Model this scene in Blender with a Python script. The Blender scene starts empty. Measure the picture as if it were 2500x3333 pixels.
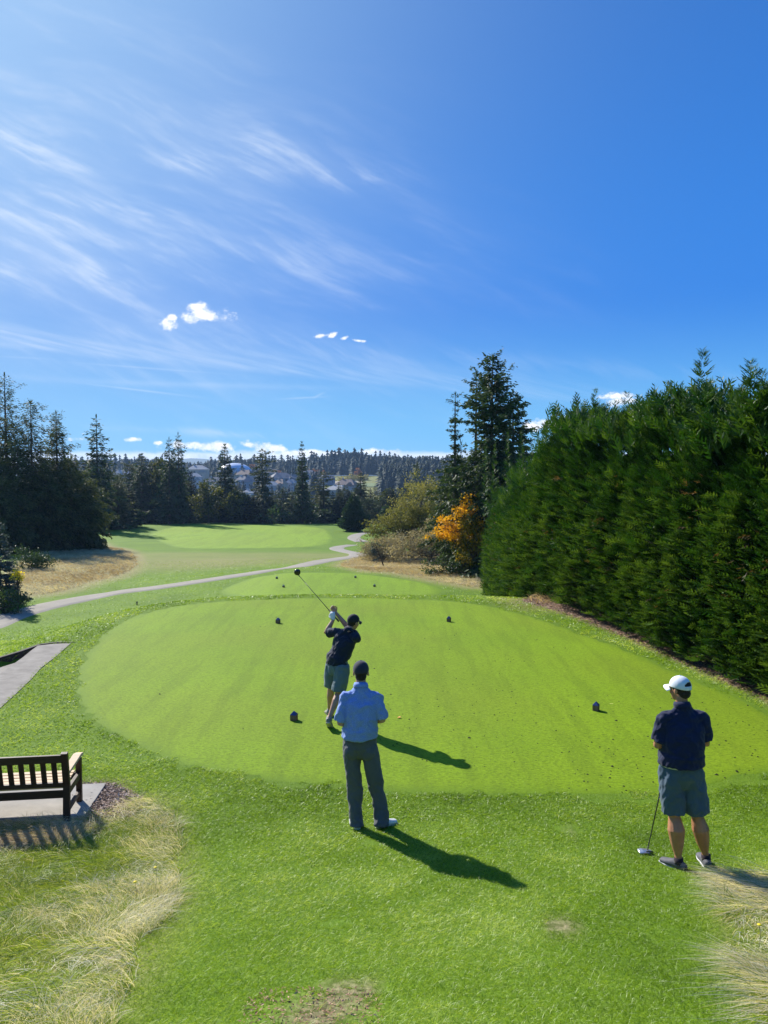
import bpy, bmesh, math, random
import numpy as np
from mathutils import Vector, Matrix
from mathutils.geometry import delaunay_2d_cdt
random.seed(7); RS=np.random.RandomState
S=bpy.context.scene; COL=S.collection
PI=math.pi; rad=math.radians
# ---------------- camera -----------------
CAMH=3.9; PITCH=rad(3.1)
cam_d=bpy.data.cameras.new('camera'); cam=bpy.data.objects.new('camera',cam_d); COL.objects.link(cam)
cam.location=(0,0,CAMH); cam.rotation_euler=(PI/2-PITCH,0,0)
cam_d.sensor_fit='HORIZONTAL'; cam_d.sensor_width=36; cam_d.lens=36; cam_d.clip_start=0.05; cam_d.clip_end=40000
S.camera=cam
def ray(px,py):
    u=(px-1250)/2500.; v=-(py-1666.5)/2500.; c,s=math.cos(PITCH),math.sin(PITCH)
    return np.array([u,c+v*s,-s+v*c])
# ---------------- noise -------------------
def _h(ix,iy,seed):
    n=(ix*374761393+iy*668265263+seed*974634777)&0xffffffff
    n=((n^(n>>13))*1274126177)&0xffffffff
    return ((n^(n>>16))&0xffff)/65535.
def vn(x,y,seed=0):
    x=np.asarray(x,float);y=np.asarray(y,float)
    ix=np.floor(x).astype(np.int64);iy=np.floor(y).astype(np.int64)
    fx=x-ix;fy=y-iy;fx=fx*fx*(3-2*fx);fy=fy*fy*(3-2*fy)
    a=_h(ix,iy,seed);b=_h(ix+1,iy,seed);c=_h(ix,iy+1,seed);d=_h(ix+1,iy+1,seed)
    return (a*(1-fx)+b*fx)*(1-fy)+(c*(1-fx)+d*fx)*fy
def fbm(x,y,seed=0,o=4):
    s=0;a=.5;t=0
    for i in range(o): s=s+a*vn(x*2**i,y*2**i,seed+i);t+=a;a*=.5
    return s/t
def sst(a,b,x):
    t=np.clip((np.asarray(x,float)-a)/(b-a),0,1);return t*t*(3-2*t)
# ---------------- terrain -----------------
_PY=[-60,-20,8.0,14,20,25,32,40,47,54,62,75,100,140,180,200,260,350,480,560,640,740,850,1000,1500,8000]
_PZ=[0,0,0,0,-.6,-1.2,-2.1,-2.95,-3.02,-3.15,-3.9,-4.7,-6.5,-7.9,-8.7,-10.2,-18,-26,-24,-18,-10,-3,-1,-2,-30,-60]
def _pchip(xs,ys):
    xs=np.array(xs,float);ys=np.array(ys,float);h=np.diff(xs);d=np.diff(ys)/h;m=np.zeros(len(xs))
    for i in range(1,len(xs)-1):
        if d[i-1]*d[i]>0:
            w1=2*h[i]+h[i-1];w2=h[i]+2*h[i-1];m[i]=(w1+w2)/(w1/d[i-1]+w2/d[i])
    def f(x):
        x=np.clip(x,xs[0],xs[-1]);i=np.clip(np.searchsorted(xs,x)-1,0,len(xs)-2)
        t=(x-xs[i])/h[i];t2=t*t;t3=t2*t
        return (2*t3-3*t2+1)*ys[i]+(t3-2*t2+t)*h[i]*m[i]+(-2*t3+3*t2)*ys[i+1]+(t3-t2)*h[i]*m[i+1]
    return f
BASE=_pchip(_PY,_PZ)
def pdist(x,y,P):
    "signed distance to polygon (negative inside), vectorised"
    x=np.asarray(x,float);y=np.asarray(y,float);P=np.asarray(P,float)
    d=np.full(x.shape,1e18);ins=np.zeros(x.shape,bool);n=len(P)
    for i in range(n):
        ax,ay=P[i];bx,by=P[(i+1)%n];ex,ey=bx-ax,by-ay
        t=np.clip(((x-ax)*ex+(y-ay)*ey)/(ex*ex+ey*ey+1e-12),0,1)
        d=np.minimum(d,(x-ax-t*ex)**2+(y-ay-t*ey)**2)
        c=((ay>y)!=(by>y))
        with np.errstate(divide='ignore',invalid='ignore'):
            ins^= c & (x<(bx-ax)*(y-ay)/(by-ay if by!=ay else 1e-12)+ax)
    d=np.sqrt(d);return np.where(ins,-d,d)
PLAT=[(-6.6,2),(-6.9,10),(-7.0,15.5),(-5.8,19.4),(-3.4,22.4),(0,23.75),(3.2,23.5),(5,23.0),(7,24.5),(30,24),(30,2)]
def flat(lst,z=0.):
    out=[]
    for x,y in lst:
        d=ray(x,y);t=(z-CAMH)/d[2];out.append((d[0]*t,d[1]*t))
    return out
def smooth_poly(P,n=6):
    P=np.array(P,float);out=[];N=len(P)
    for i in range(N):
        a,b,c,d=P[i-1],P[i],P[(i+1)%N],P[(i+2)%N]
        for k in range(n):
            t=k/n;out.append(.5*((2*b)+(-a+c)*t+(2*a-5*b+4*c-d)*t*t+(-a+3*b-3*c+d)*t**3))
    return np.array(out)
TEE=smooth_poly(flat([(904,1946),(1080,1944),(1250,1945),(1430,1951),(1540,1961),(1627,1975),(1766,2012),(1918,2065),(2043,2108),(2182,2168),(2340,2235),(2500,2305),(2680,2410),(2690,2500),(2411,2552),(2260,2594),(2100,2605),(1800,2606),(1500,2600),(1300,2590),(1000,2568),(800,2545),(600,2510),(524,2484),(434,2445),(340,2400),(270,2345),(231,2290),(224,2230),(232,2180),(262,2128),(306,2078),(366,2030),(452,1996),(560,1972),(700,1956)]),4)
STEPP=np.array(flat([(218,2097),(123,2100),(60,2124),(0,2142),(-300,2205),(-300,2600),(-130,2400),(-20,2300),(88,2208),(120,2172),(205,2106)]))
def T(x,y):
    x=np.asarray(x,float);y=np.asarray(y,float)
    b=BASE(y)
    lat=-np.clip(-x-6.5,0,12)*.10*sst(9,15,y)*(1-sst(45,90,y))
    b=b+lat
    d=np.minimum(pdist(x,y,PLAT),pdist(x,y,TEE[::2])-.35)
    z=b*sst(0,3.2,d)
    z=z-.32*(1-sst(-.10,.0,pdist(x,y,STEPP)))
    z=z+2.3*np.clip((8.4-y)/8.4,0,1.6)**1.4
    z=z+.05*(fbm(x*.5+3,y*.5,5)-.5)*(1-sst(8,9,y))+(fbm(x*.05,y*.05,8)-.5)*1.2*sst(60,120,y)*(1-sst(165,200,y))*sst(25,40,np.abs(x))
    z=z+(fbm(x*.002+5,y*.002,9)-.5)*14*sst(450,900,y)
    return z
def gp(px,py,zadd=0):
    "point of the terrain seen along a ray"
    d=ray(px,py);o=np.array([0,0,CAMH]);t=2.;
    ts=2*1.004**np.arange(1600);P=o[None]+ts[:,None]*d[None]
    f=P[:,2]-T(P[:,0],P[:,1])-zadd;i=np.argmax(f<0)
    if f[i]>=0: i=len(ts)-1
    a,b=ts[max(i-1,0)],ts[i]
    for _ in range(25):
        m=(a+b)/2;p=o+m*d
        if p[2]-T(p[0],p[1])-zadd<0:b=m
        else:a=m
    p=o+b*d;return float(p[0]),float(p[1]),float(p[2])
def at(px,py,D):
    "point of the ray at forward distance D"
    d=ray(px,py);t=D/d[1];return Vector((d[0]*t,D,CAMH+d[2]*t))
def smooth_line(P,n=8):
    P=[np.array(p,float) for p in P];Q=[2*P[0]-P[1]]+P+[2*P[-1]-P[-2]];out=[]
    for i in range(1,len(Q)-2):
        a,b,c,d=Q[i-1:i+3]
        for k in range(n):
            t=k/n;out.append(.5*((2*b)+(-a+c)*t+(2*a-5*b+4*c-d)*t*t+(-a+3*b-3*c+d)*t**3))
    out.append(P[-1]);return np.array(out)
# ---------------- objects -----------------
def tag(o,label=None,cat=None,group=None,kind=None):
    if label:o['label']=label
    if cat:o['category']=cat
    if group:o['group']=group
    if kind:o['kind']=kind
    return o
def empty(name,loc=(0,0,0),rz=0):
    o=bpy.data.objects.new(name,None);COL.objects.link(o);o.location=loc;o.rotation_euler=(0,0,rz);o.empty_display_size=.2;return o
def link(name,me,mat=None,parent=None,loc=(0,0,0)):
    o=bpy.data.objects.new(name,me);COL.objects.link(o)
    if mat and not me.materials:me.materials.append(mat)
    o.parent=parent;o.location=loc;return o
def copy_tree(o,parent=None):
    c=o.copy();COL.objects.link(c);c.parent=parent
    for ch in list(o.children):copy_tree(ch,c)
    return c
def npmesh(name,V,quads=None,tris=None,attrs=None,smooth=False):
    me=bpy.data.meshes.new(name);V=np.asarray(V,np.float32).reshape(-1,3)
    q=np.zeros((0,4),np.int32) if quads is None else np.asarray(quads,np.int32).reshape(-1,4)
    t=np.zeros((0,3),np.int32) if tris is None else np.asarray(tris,np.int32).reshape(-1,3)
    me.vertices.add(len(V));me.vertices.foreach_set('co',V.ravel())
    idx=np.concatenate([q.ravel(),t.ravel()]);me.loops.add(len(idx));me.loops.foreach_set('vertex_index',idx)
    tot=np.concatenate([np.full(len(q),4,np.int32),np.full(len(t),3,np.int32)])
    st=np.concatenate([[0],np.cumsum(tot)[:-1]]).astype(np.int32)
    me.polygons.add(len(tot));me.polygons.foreach_set('loop_start',st);me.polygons.foreach_set('loop_total',tot)
    if smooth:me.polygons.foreach_set('use_smooth',np.ones(len(tot),bool))
    for k,a in (attrs or {}).items():
        at_=me.attributes.new(k,'FLOAT','POINT');at_.data.foreach_set('value',np.asarray(a,np.float32).ravel())
    me.update(calc_edges=True);return me
class MB:
    "collects simple solids, links them as one mesh"
    def __init__(s):s.V=[];s.F=[]
    def add(s,vs,fs):
        b=len(s.V);s.V+= [tuple(v) for v in vs];s.F+=[tuple(b+i for i in f) for f in fs]
    def box(s,c,d,R=None,bev=0):
        x,y,z=[a/2 for a in d];vs=[Vector((i*x,j*y,k*z)) for i in(-1,1) for j in(-1,1) for k in(-1,1)]
        if R is not None:vs=[R@v for v in vs]
        s.add([v+Vector(c) for v in vs],[(0,1,3,2),(4,6,7,5),(0,4,5,1),(2,3,7,6),(0,2,6,4),(1,5,7,3)])
    def bar(s,a,b,w,h,up=(0,0,1)):
        a=Vector(a);b=Vector(b);d=(b-a);L=d.length;d.normalize();r=d.cross(Vector(up)).normalized();u=r.cross(d)
        R=Matrix((r,d,u)).transposed();s.box((a+b)/2,(w,L,h),R)
    def tube(s,pts,rs,n=8,cap=True):
        pts=[Vector(p) for p in pts]
        if not hasattr(rs,'__len__'):rs=[rs]*len(pts)
        rings=[];ref=None
        for i,p in enumerate(pts):
            d=(pts[min(i+1,len(pts)-1)]-pts[max(i-1,0)]).normalized()
            if ref is None:ref=Vector((1,0,0)) if abs(d.x)<.8 else Vector((0,1,0))
            u=d.cross(ref).normalized();v=d.cross(u)
            rings.append([p+(u*math.cos(2*PI*k/n)+v*math.sin(2*PI*k/n))*rs[i] for k in range(n)])
        b=len(s.V)
        for r in rings:s.V+=[tuple(q) for q in r]
        for i in range(len(rings)-1):
            for k in range(n):s.F.append((b+i*n+k,b+i*n+(k+1)%n,b+(i+1)*n+(k+1)%n,b+(i+1)*n+k))
        if cap:
            s.F.append(tuple(b+k for k in range(n))[::-1]);s.F.append(tuple(b+(len(rings)-1)*n+k for k in range(n)))
    def prism(s,P,z0,z1):
        n=len(P);s.add([(p[0],p[1],z0) for p in P]+[(p[0],p[1],z1) for p in P],
            [tuple(range(n))[::-1],tuple(range(n,2*n))]+[(i,(i+1)%n,n+(i+1)%n,n+i) for i in range(n)])
    def mesh(s,name,bevel=0,smooth=False):
        me=bpy.data.meshes.new(name);me.from_pydata(s.V,[],s.F);me.update()
        bm=bmesh.new();bm.from_mesh(me);bmesh.ops.recalc_face_normals(bm,faces=bm.faces)
        if bevel:bmesh.ops.bevel(bm,geom=list(bm.edges),offset=bevel,segments=2,affect='EDGES',profile=.6)
        if smooth:
            for f in bm.faces:f.smooth=True
        bm.to_mesh(me);bm.free();return me
    def build(s,name,mat,parent=None,bevel=0,smooth=False,loc=(0,0,0)):
        return link(name,s.mesh(name,bevel,smooth),mat,parent,loc)
# ---------------- materials ---------------
def lin(r,g,b):
    f=lambda c:(c/12.92 if c<=.04045 else ((c+.055)/1.055)**2.4);return (f(r/255),f(g/255),f(b/255),1)
class E:
    "tiny expression wrapper over math nodes"
    def __init__(s,nt,v):s.nt=nt;s.v=v
    def _op(s,op,*a,clamp=False):
        n=s.nt.nodes.new('ShaderNodeMath');n.operation=op;n.use_clamp=clamp
        for i,q in enumerate((s,)+a):
            q=q.v if isinstance(q,E) else q
            if isinstance(q,(int,float)):n.inputs[i].default_value=q
            else:s.nt.links.new(q,n.inputs[i])
        return E(s.nt,n.outputs[0])
    def __add__(s,o):return s._op('ADD',o)
    __radd__=__add__
    def __mul__(s,o):return s._op('MULTIPLY',o)
    __rmul__=__mul__
    def __sub__(s,o):return s._op('SUBTRACT',o)
    def __rsub__(s,o):return (s*-1)+o
    def __truediv__(s,o):return s._op('DIVIDE',o)
    def pow(s,o):return s._op('POWER',o)
    def exp(s):return s._op('EXPONENT')
    def max(s,o):return s._op('MAXIMUM',o)
    def min(s,o):return s._op('MINIMUM',o)
    def abs(s):return s._op('ABSOLUTE')
    def clamp(s):return s._op('ADD',0.,clamp=True)
    def sm(s,a,b):
        n=s.nt.nodes.new('ShaderNodeMapRange');n.interpolation_type='SMOOTHSTEP'
        s.nt.links.new(s.v,n.inputs['Value']);n.inputs['From Min'].default_value=a;n.inputs['From Max'].default_value=b
        return E(s.nt,n.outputs[0])
def newmat(name):
    m=bpy.data.materials.new(name);m.use_nodes=True;nt=m.node_tree;nt.nodes.clear()
    return m,nt,nt.nodes.new,nt.links.new
def noise_n(nt,vec,scale,detail=4,rough=.55,dist=0):
    n=nt.nodes.new('ShaderNodeTexNoise');n.inputs['Scale'].default_value=scale;n.inputs['Detail'].default_value=detail
    n.inputs['Roughness'].default_value=rough;n.inputs['Distortion'].default_value=dist
    if vec is not None:nt.links.new(vec,n.inputs['Vector'])
    return E(nt,n.outputs['Fac'])
def mixc(nt,f,a,b):
    n=nt.nodes.new('ShaderNodeMix');n.data_type='RGBA'
    if isinstance(f,(int,float)):n.inputs[0].default_value=f
    else:nt.links.new(f.v if isinstance(f,E) else f,n.inputs[0])
    for i,q in ((6,a),(7,b)):
        if isinstance(q,(tuple,list)):n.inputs[i].default_value=q if len(q)==4 else (*q,1)
        else:nt.links.new(q,n.inputs[i])
    return n.outputs[2]
def finish(nt,col,rough=.6,spec=.3,bump=None,bstr=.3,bdist=.01,trans=0,tcol=None,metal=0,sheen=0):
    p=nt.nodes.new('ShaderNodeBsdfPrincipled');out=nt.nodes.new('ShaderNodeOutputMaterial')
    if isinstance(col,(tuple,list)):p.inputs['Base Color'].default_value=col if len(col)==4 else (*col,1)
    else:nt.links.new(col,p.inputs['Base Color'])
    p.inputs['Roughness'].default_value=rough;p.inputs['Specular IOR Level'].default_value=spec;p.inputs['Metallic'].default_value=metal
    if sheen:p.inputs['Sheen Weight'].default_value=sheen
    if bump is not None:
        b=nt.nodes.new('ShaderNodeBump');b.inputs['Strength'].default_value=bstr;b.inputs['Distance'].default_value=bdist
        nt.links.new(bump.v,b.inputs['Height']);nt.links.new(b.outputs[0],p.inputs['Normal'])
    sh=p.outputs[0]
    if trans:
        t=nt.nodes.new('ShaderNodeBsdfTranslucent')
        c=tcol if tcol is not None else col
        if isinstance(c,(tuple,list)):t.inputs[0].default_value=c if len(c)==4 else (*c,1)
        else:nt.links.new(c,t.inputs[0])
        mx=nt.nodes.new('ShaderNodeMixShader');mx.inputs[0].default_value=trans
        nt.links.new(sh,mx.inputs[1]);nt.links.new(t.outputs[0],mx.inputs[2]);sh=mx.outputs[0]
    nt.links.new(sh,out.inputs[0])
def objco(nt):return nt.nodes.new('ShaderNodeTexCoord').outputs['Object']
def mapv(nt,vec,scale=(1,1,1),rot=(0,0,0),loc=(0,0,0)):
    m=nt.nodes.new('ShaderNodeMapping');m.inputs['Scale'].default_value=scale;m.inputs['Rotation'].default_value=rot;m.inputs['Location'].default_value=loc
    nt.links.new(vec,m.inputs['Vector']);return m.outputs[0]
def attr(nt,name):
    a=nt.nodes.new('ShaderNodeAttribute');a.attribute_name=name;return E(nt,a.outputs['Fac'])
def leafmat(name,c0,c1,c2=None,trans=.35,rough=.55,spec=.25,tmul=1.6):
    "foliage: per-leaf tint attribute runs c0 -> c1 (-> c2)"
    m,nt,new,lk=newmat(name);t=attr(nt,'tint')
    if c2 is None:c=mixc(nt,t.clamp(),c0,c1)
    else:c=mixc(nt,((t-.5)*2).clamp(),mixc(nt,(t*2).clamp(),c0,c1),c2)
    mm=nt.nodes.new('ShaderNodeVectorMath');mm.operation='MULTIPLY';lk(c,mm.inputs[0]);mm.inputs[1].default_value=(tmul*1.1,tmul,tmul*.5)
    finish(nt,c,rough,spec,trans=trans,tcol=mm.outputs[0]);return m
def plain(name,col,rough=.6,spec=.3,nscale=8,var=.25,bump=.2,bdist=.004,metal=0,sheen=0,stretch=(1,1,1)):
    m,nt,new,lk=newmat(name);co=mapv(nt,objco(nt),stretch)
    n=noise_n(nt,co,nscale,5,.6);n2=noise_n(nt,co,nscale*7,3,.6)
    c=mixc(nt,((n-.5)*1.6+.5).clamp(),tuple(x*(1-var) for x in col[:3]),tuple(min(1,x*(1+var)) for x in col[:3]))
    finish(nt,c,rough,spec,bump=n*.6+n2*.4,bstr=bump,bdist=bdist,metal=metal,sheen=sheen);return m
# ---------------- light -------------------
SUN_EL=rad(33.5); SUN_AZ=rad(-39)     # azimuth from +Y, clockwise positive
sd=Vector((math.sin(SUN_AZ)*math.cos(SUN_EL),math.cos(SUN_AZ)*math.cos(SUN_EL),math.sin(SUN_EL)))
sl=bpy.data.lights.new('sun','SUN');so=bpy.data.objects.new('sun',sl);COL.objects.link(so)
so.rotation_euler=(-sd).to_track_quat('-Z','Y').to_euler();so.location=(-20,20,30)
sl.energy=5.0;sl.angle=rad(.53);sl.color=(1,.95,.86)
W=bpy.data.worlds.new('World');S.world=W;W.use_nodes=True;nt=W.node_tree;nt.nodes.clear()
sky=nt.nodes.new('ShaderNodeTexSky');sky.sky_type='NISHITA';sky.sun_disc=False
sky.sun_elevation=SUN_EL;sky.sun_rotation=SUN_AZ;sky.air_density=1.0;sky.dust_density=.6;sky.ozone_density=1.5;sky.altitude=50
tc=nt.nodes.new('ShaderNodeTexCoord').outputs['Generated']
sp=nt.nodes.new('ShaderNodeSeparateXYZ');nt.links.new(tc,sp.inputs[0])
X,Y,Z=[E(nt,sp.outputs[i]) for i in range(3)]
Yc=Y.max(.02)
U=X/Yc; V=Z/Yc                      # gnomonic sky coordinates round +Y
fwd=Y.sm(.02,.25)
def pxuv(px,py):
    d=ray(px,py);return d[0]/d[1],d[2]/d[1]
def comb(a,b,c=0.):
    n=nt.nodes.new('ShaderNodeCombineXYZ')
    for i,q in enumerate((a,b,c)):
        if isinstance(q,E):nt.links.new(q.v,n.inputs[i])
        else:n.inputs[i].default_value=q
    return n.outputs[0]
UV=comb(U,V)
def local(px,py,ang,sx,sy):
    n=nt.nodes.new('ShaderNodeMapping');n.vector_type='TEXTURE';nt.links.new(UV,n.inputs['Vector'])
    u0,v0=pxuv(px,py);n.inputs['Location'].default_value=(u0,v0,0);n.inputs['Rotation'].default_value=(0,0,rad(-ang));n.inputs['Scale'].default_value=(sx/2500,sy/2500,1)
    return n.outputs[0]
def gauss(px,py,ang,sx,sy):
    o=local(px,py,ang,sx,sy);d=nt.nodes.new('ShaderNodeVectorMath');d.operation='DOT_PRODUCT';nt.links.new(o,d.inputs[0]);nt.links.new(o,d.inputs[1])
    n=nt.nodes.new('ShaderNodeMath');n.operation='POWER';n.inputs[0].default_value=.60653;nt.links.new(d.outputs['Value'],n.inputs[1]);return E(nt,n.outputs[0])
def gsum(l,f='add'):
    g=None
    for q in l:
        k=gauss(*q[:5]);k=k if len(q)<6 or q[5]==1 else k*q[5]
        g=k if g is None else (g+k if f=='add' else g.max(k))
    return g
wn=nt.nodes.new('ShaderNodeTexNoise');wn.inputs['Scale'].default_value=5.;wn.inputs['Detail'].default_value=1.5;nt.links.new(UV,wn.inputs['Vector'])
ws_=nt.nodes.new('ShaderNodeVectorMath');ws_.operation='MULTIPLY_ADD';nt.links.new(wn.outputs['Color'],ws_.inputs[0]);ws_.inputs[1].default_value=(.04,.04,0);nt.links.new(UV,ws_.inputs[2]);UVW=ws_.outputs[0]
def fib(ang,sa,sb,seed=0.,detail=4,warped=True):
    n=nt.nodes.new('ShaderNodeMapping');nt.links.new(UVW if warped else UV,n.inputs['Vector']);n.inputs['Rotation'].default_value=(0,0,rad(ang));n.inputs['Scale'].default_value=(sa,sb,1);n.inputs['Location'].default_value=(seed,seed*2,0)
    # Mapping scales before rotating: rotate first with a second node
    n.inputs['Scale'].default_value=(1,1,1);n2=nt.nodes.new('ShaderNodeMapping');nt.links.new(n.outputs[0],n2.inputs['Vector']);n2.inputs['Scale'].default_value=(sa,sb,1)
    x=nt.nodes.new('ShaderNodeTexNoise');x.noise_dimensions='2D';x.inputs['Scale'].default_value=1.;x.inputs['Detail'].default_value=detail;x.inputs['Roughness'].default_value=.62;nt.links.new(n2.outputs[0],x.inputs['Vector']);return E(nt,x.outputs['Fac'])
f1=fib(16,2.6,13,3.1);f2=fib(27,7,44,9.4,6);fe=fib(13,7,130,2.2,2,False)
veil=gsum([(250,900,15,760,250,1.),(-150,250,25,650,380,.8),(900,600,26,520,170,.45)])
c1=veil*(f1.sm(.30,.85)*.30+f1.sm(.4,.6)*f2.sm(.40,.80)*.40+.10)
wisp=gsum([(30,480,20,90,50,1.7),(235,500,16,80,34,1.1),(640,522,-4,140,26,1.0),(840,500,30,50,50,.55),(1000,540,34,120,44,.65),(1180,575,4,120,20,.5),
  (60,905,10,110,40,1.0),(360,880,32,100,40,.95),(590,860,30,110,26,1.1),(420,690,12,200,26,.7),(110,700,14,260,30,.5),(1020,905,28,110,22,.6),(500,965,38,90,16,.6),(200,290,14,220,20,.35),(1210,1000,3,90,8,.35)])
c2=wisp*(f2.sm(.37,.76)*.66+f1*.16)
o=local(0,1118,5.6,2500,2500);sx_=nt.nodes.new('ShaderNodeSeparateXYZ');nt.links.new(o,sx_.inputs[0]);a=E(nt,sx_.outputs[0]);b=E(nt,sx_.outputs[1])*-2500.
band=(1-b.sm(-4,20))*b.sm(-95,-4)
c3=band*(a*-1.7).exp().min(1.2)*(fe.sm(.3,.75)*.55+.22)
c3=c3+gauss(1900,1195,4,620,22)*(f2.sm(.35,.7))*.18
lines=gsum([(480,1198,4.3,130,2.0,.32),(455,1270,6.8,105,2.0,.5),(300,1240,3.2,260,8,.14),(700,1253,1.5,260,6,.2),(985,1295,-3,42,1.8,.45),(1036,1287,-26,14,2.0,.4),(80,1164,3,60,2.,.2)])
low=gsum([(690,1408,3,70,11,.6),(820,1416,2,60,7,.35),(540,1400,2,240,6,.15)])*f2.sm(.3,.6)
cir=(c1+c2+c3*.95+lines+low)
cn=noise_n(nt,comb(U,V*1.3,1.3),44.,6,.64)
def puff(lst,amp=1.1,lo=.5,hi=.72):
    g=gsum(lst,'max');return (g+(cn-.5)*amp*g.sm(.02,.3)).sm(lo,hi)
big=puff([(660,1022,0,58,22),(700,1030,0,48,15),(622,1036,0,34,18),(648,1002,0,32,14),(550,1055,0,32,15),(562,1036,0,16,9)],2.5,.40,1.10)
oth=puff([(1040,1095,-8,20,6),(1082,1093,-30,15,7),(1118,1101,-20,11,6),(1170,1109,5,16,4),(2010,1290,0,40,9),(2025,1306,0,36,15),(1770,1378,-14,70,14),(1890,1362,-8,40,8),
  (700,1454,3,80,13),(590,1450,0,50,12),(850,1457,8,56,15),(815,1450,0,24,11),(905,1460,10,24,10),(245,1430,0,34,8),(430,1432,0,20,6),(515,1441,0,14,5),(1000,1474,0,80,9),(1240,1470,0,60,8)],2.6,.40,1.05)
vb=(V-pxuv(1250,1530)[1])*2500.
hz=(1-(vb+(cn-.5)*24+(f2-.5)*10).sm(48,66))*.80
cum=(big+oth+hz).clamp()
# colour of the clear sky: denser blue, as the phone rendered it
# (graded Nishita: same lamp, air of a crisp autumn day)
el=(Z*1.).clamp()
sdn=nt.nodes.new('ShaderNodeVectorMath');sdn.operation='DOT_PRODUCT';nt.links.new(tc,sdn.inputs[0]);sdn.inputs[1].default_value=tuple(sd)
near=E(nt,sdn.outputs['Value']).max(0.)
g0=mixc(nt,el.sm(.0,.22),(1.45,5.0,8.7,1),(.26,2.1,7.1,1))
g1=mixc(nt,el.sm(.16,.62),g0,(.22,1.4,5.0,1))
csky=mixc(nt,.05,g1,sky.outputs[0])
glow=(near.pow(7.)*.95).clamp()
csky=mixc(nt,glow,csky,(3.5,5.7,8.6,1))
c=mixc(nt,((cir*fwd*.50).clamp()),csky,(7.4,8.3,9.6,1))
cw=mixc(nt,cn.sm(.35,.65),(7.6,8.4,9.6,1),(10.5,10.6,10.6,1))
c=mixc(nt,(cum*fwd).clamp(),c,cw)
bg=nt.nodes.new('ShaderNodeBackground');bg.inputs['Strength'].default_value=.075;nt.links.new(c,bg.inputs[0])
wo=nt.nodes.new('ShaderNodeOutputWorld');nt.links.new(bg.outputs[0],wo.inputs[0])
S.view_settings.view_transform='Standard';S.view_settings.look='None';S.view_settings.exposure=.62;S.view_settings.gamma=1
S.render.engine='CYCLES'
# ---------------- ground ------------------
def P2(lst,zadd=0):return [gp(x,y,zadd)[:2] for x,y in lst]
FTEE=smooth_poly(flat([(715,1912),(765,1882),(840,1864),(960,1858),(1090,1858),(1180,1864),(1290,1878),(1380,1895),(1436,1915),(1440,1930),(1400,1945),(1200,1955),(980,1955),(820,1945)],-2.99),4)
FAIR=smooth_poly(P2([(487,1742),(520,1725),(579,1713),(700,1708),(875,1709),(1000,1714),(1060,1722),(1080,1740),(1085,1755),(1062,1774),(950,1783),(750,1786),(600,1785),(530,1768)]),4)
LDRY=smooth_poly(P2([(43,1946),(140,1935),(231,1917),(347,1886),(434,1850),(446,1822),(410,1792),(337,1776),(289,1752),(180,1790),(60,1840),(0,1900),(-60,1960)]),4)
RDRY=smooth_poly(P2([(1112,1843),(1140,1822),(1230,1806),(1330,1800),(1450,1798),(1560,1812),(1640,1850)])+[(9.5,30),(6.8,26)]+P2([(1720,1955),(1640,1926),(1540,1911),(1400,1887),(1274,1864),(1180,1856)]),4)
FARDRY=P2([(300,1722),(420,1712),(560,1708),(700,1706),(700,1703),(560,1703),(400,1702),(280,1708)])
MULCH=flat([(1700,1950),(1760,1972),(1900,2020),(2050,2080),(2200,2146),(2350,2212),(2500,2280),(2900,2480)])
MULCH=smooth_poly(MULCH+[(9,9.5),(9,13),(7.4,20),(6.6,24.5),(5.2,24.4)],3)
HEDGE_FOOT=[(8.4,7.0),(7.35,10.0),(6.62,13),(6.1,16),(5.55,19.5),(5.05,22.5),(4.85,25),(4.8,29),(5.15,34),(5.55,40.5)]
NDRY=smooth_poly(P2([(330,2640),(480,2600),(560,2640),(595,2730),(590,2850),(560,2960),(500,3060),(440,3180),(380,3340),(250,3600),(-300,3600),(-400,2700),(0,2640)]),4)
RNDRY=smooth_poly(P2([(2330,2866),(2420,2840),(2560,2850),(2700,2900),(2700,3400),(2520,3350),(2460,3200),(2390,3060),(2350,2940)]),4)
BARK=smooth_poly(P2([(270,2560),(330,2552),(400,2580),(450,2610),(455,2640),(400,2655),(310,2660),(265,2640)]),4)
cart_px=[(-220,2080),(0,2021),(110,1985),(226,1958),(380,1930),(527,1911),(753,1877),(875,1857),(1038,1829),(1120,1817),(1160,1811),(1162,1803),(1128,1796),(1098,1788),(1102,1781),(1145,1774)]
cart=[gp(x,y)[:2] for x,y in cart_px]
cart=smooth_line(cart,8)
cart2=smooth_line([gp(x,y)[:2] for x,y in [(1180,1764),(1152,1752),(1165,1740),(1200,1734)]],8)
us=np.linspace(-1,1,460);us=1.25*np.sinh(3.4*us)/np.sinh(3.4)
ys=[];y=-14.
while y<4150: ys.append(y);y+=max(.09,(y+30)*.011)
ys=np.array(ys);YY,UU=np.meshgrid(ys,us,indexing='ij');XX=UU*(YY+40)
ZZ=T(XX,YY)
nr,nc=XX.shape;idx=np.arange(nr*nc).reshape(nr,nc)
Q=np.stack([idx[:-1,:-1],idx[:-1,1:],idx[1:,1:],idx[1:,:-1]],-1).reshape(-1,4)
x_,y_=XX.ravel(),YY.ravel()
dry=np.zeros(len(x_))
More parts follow.
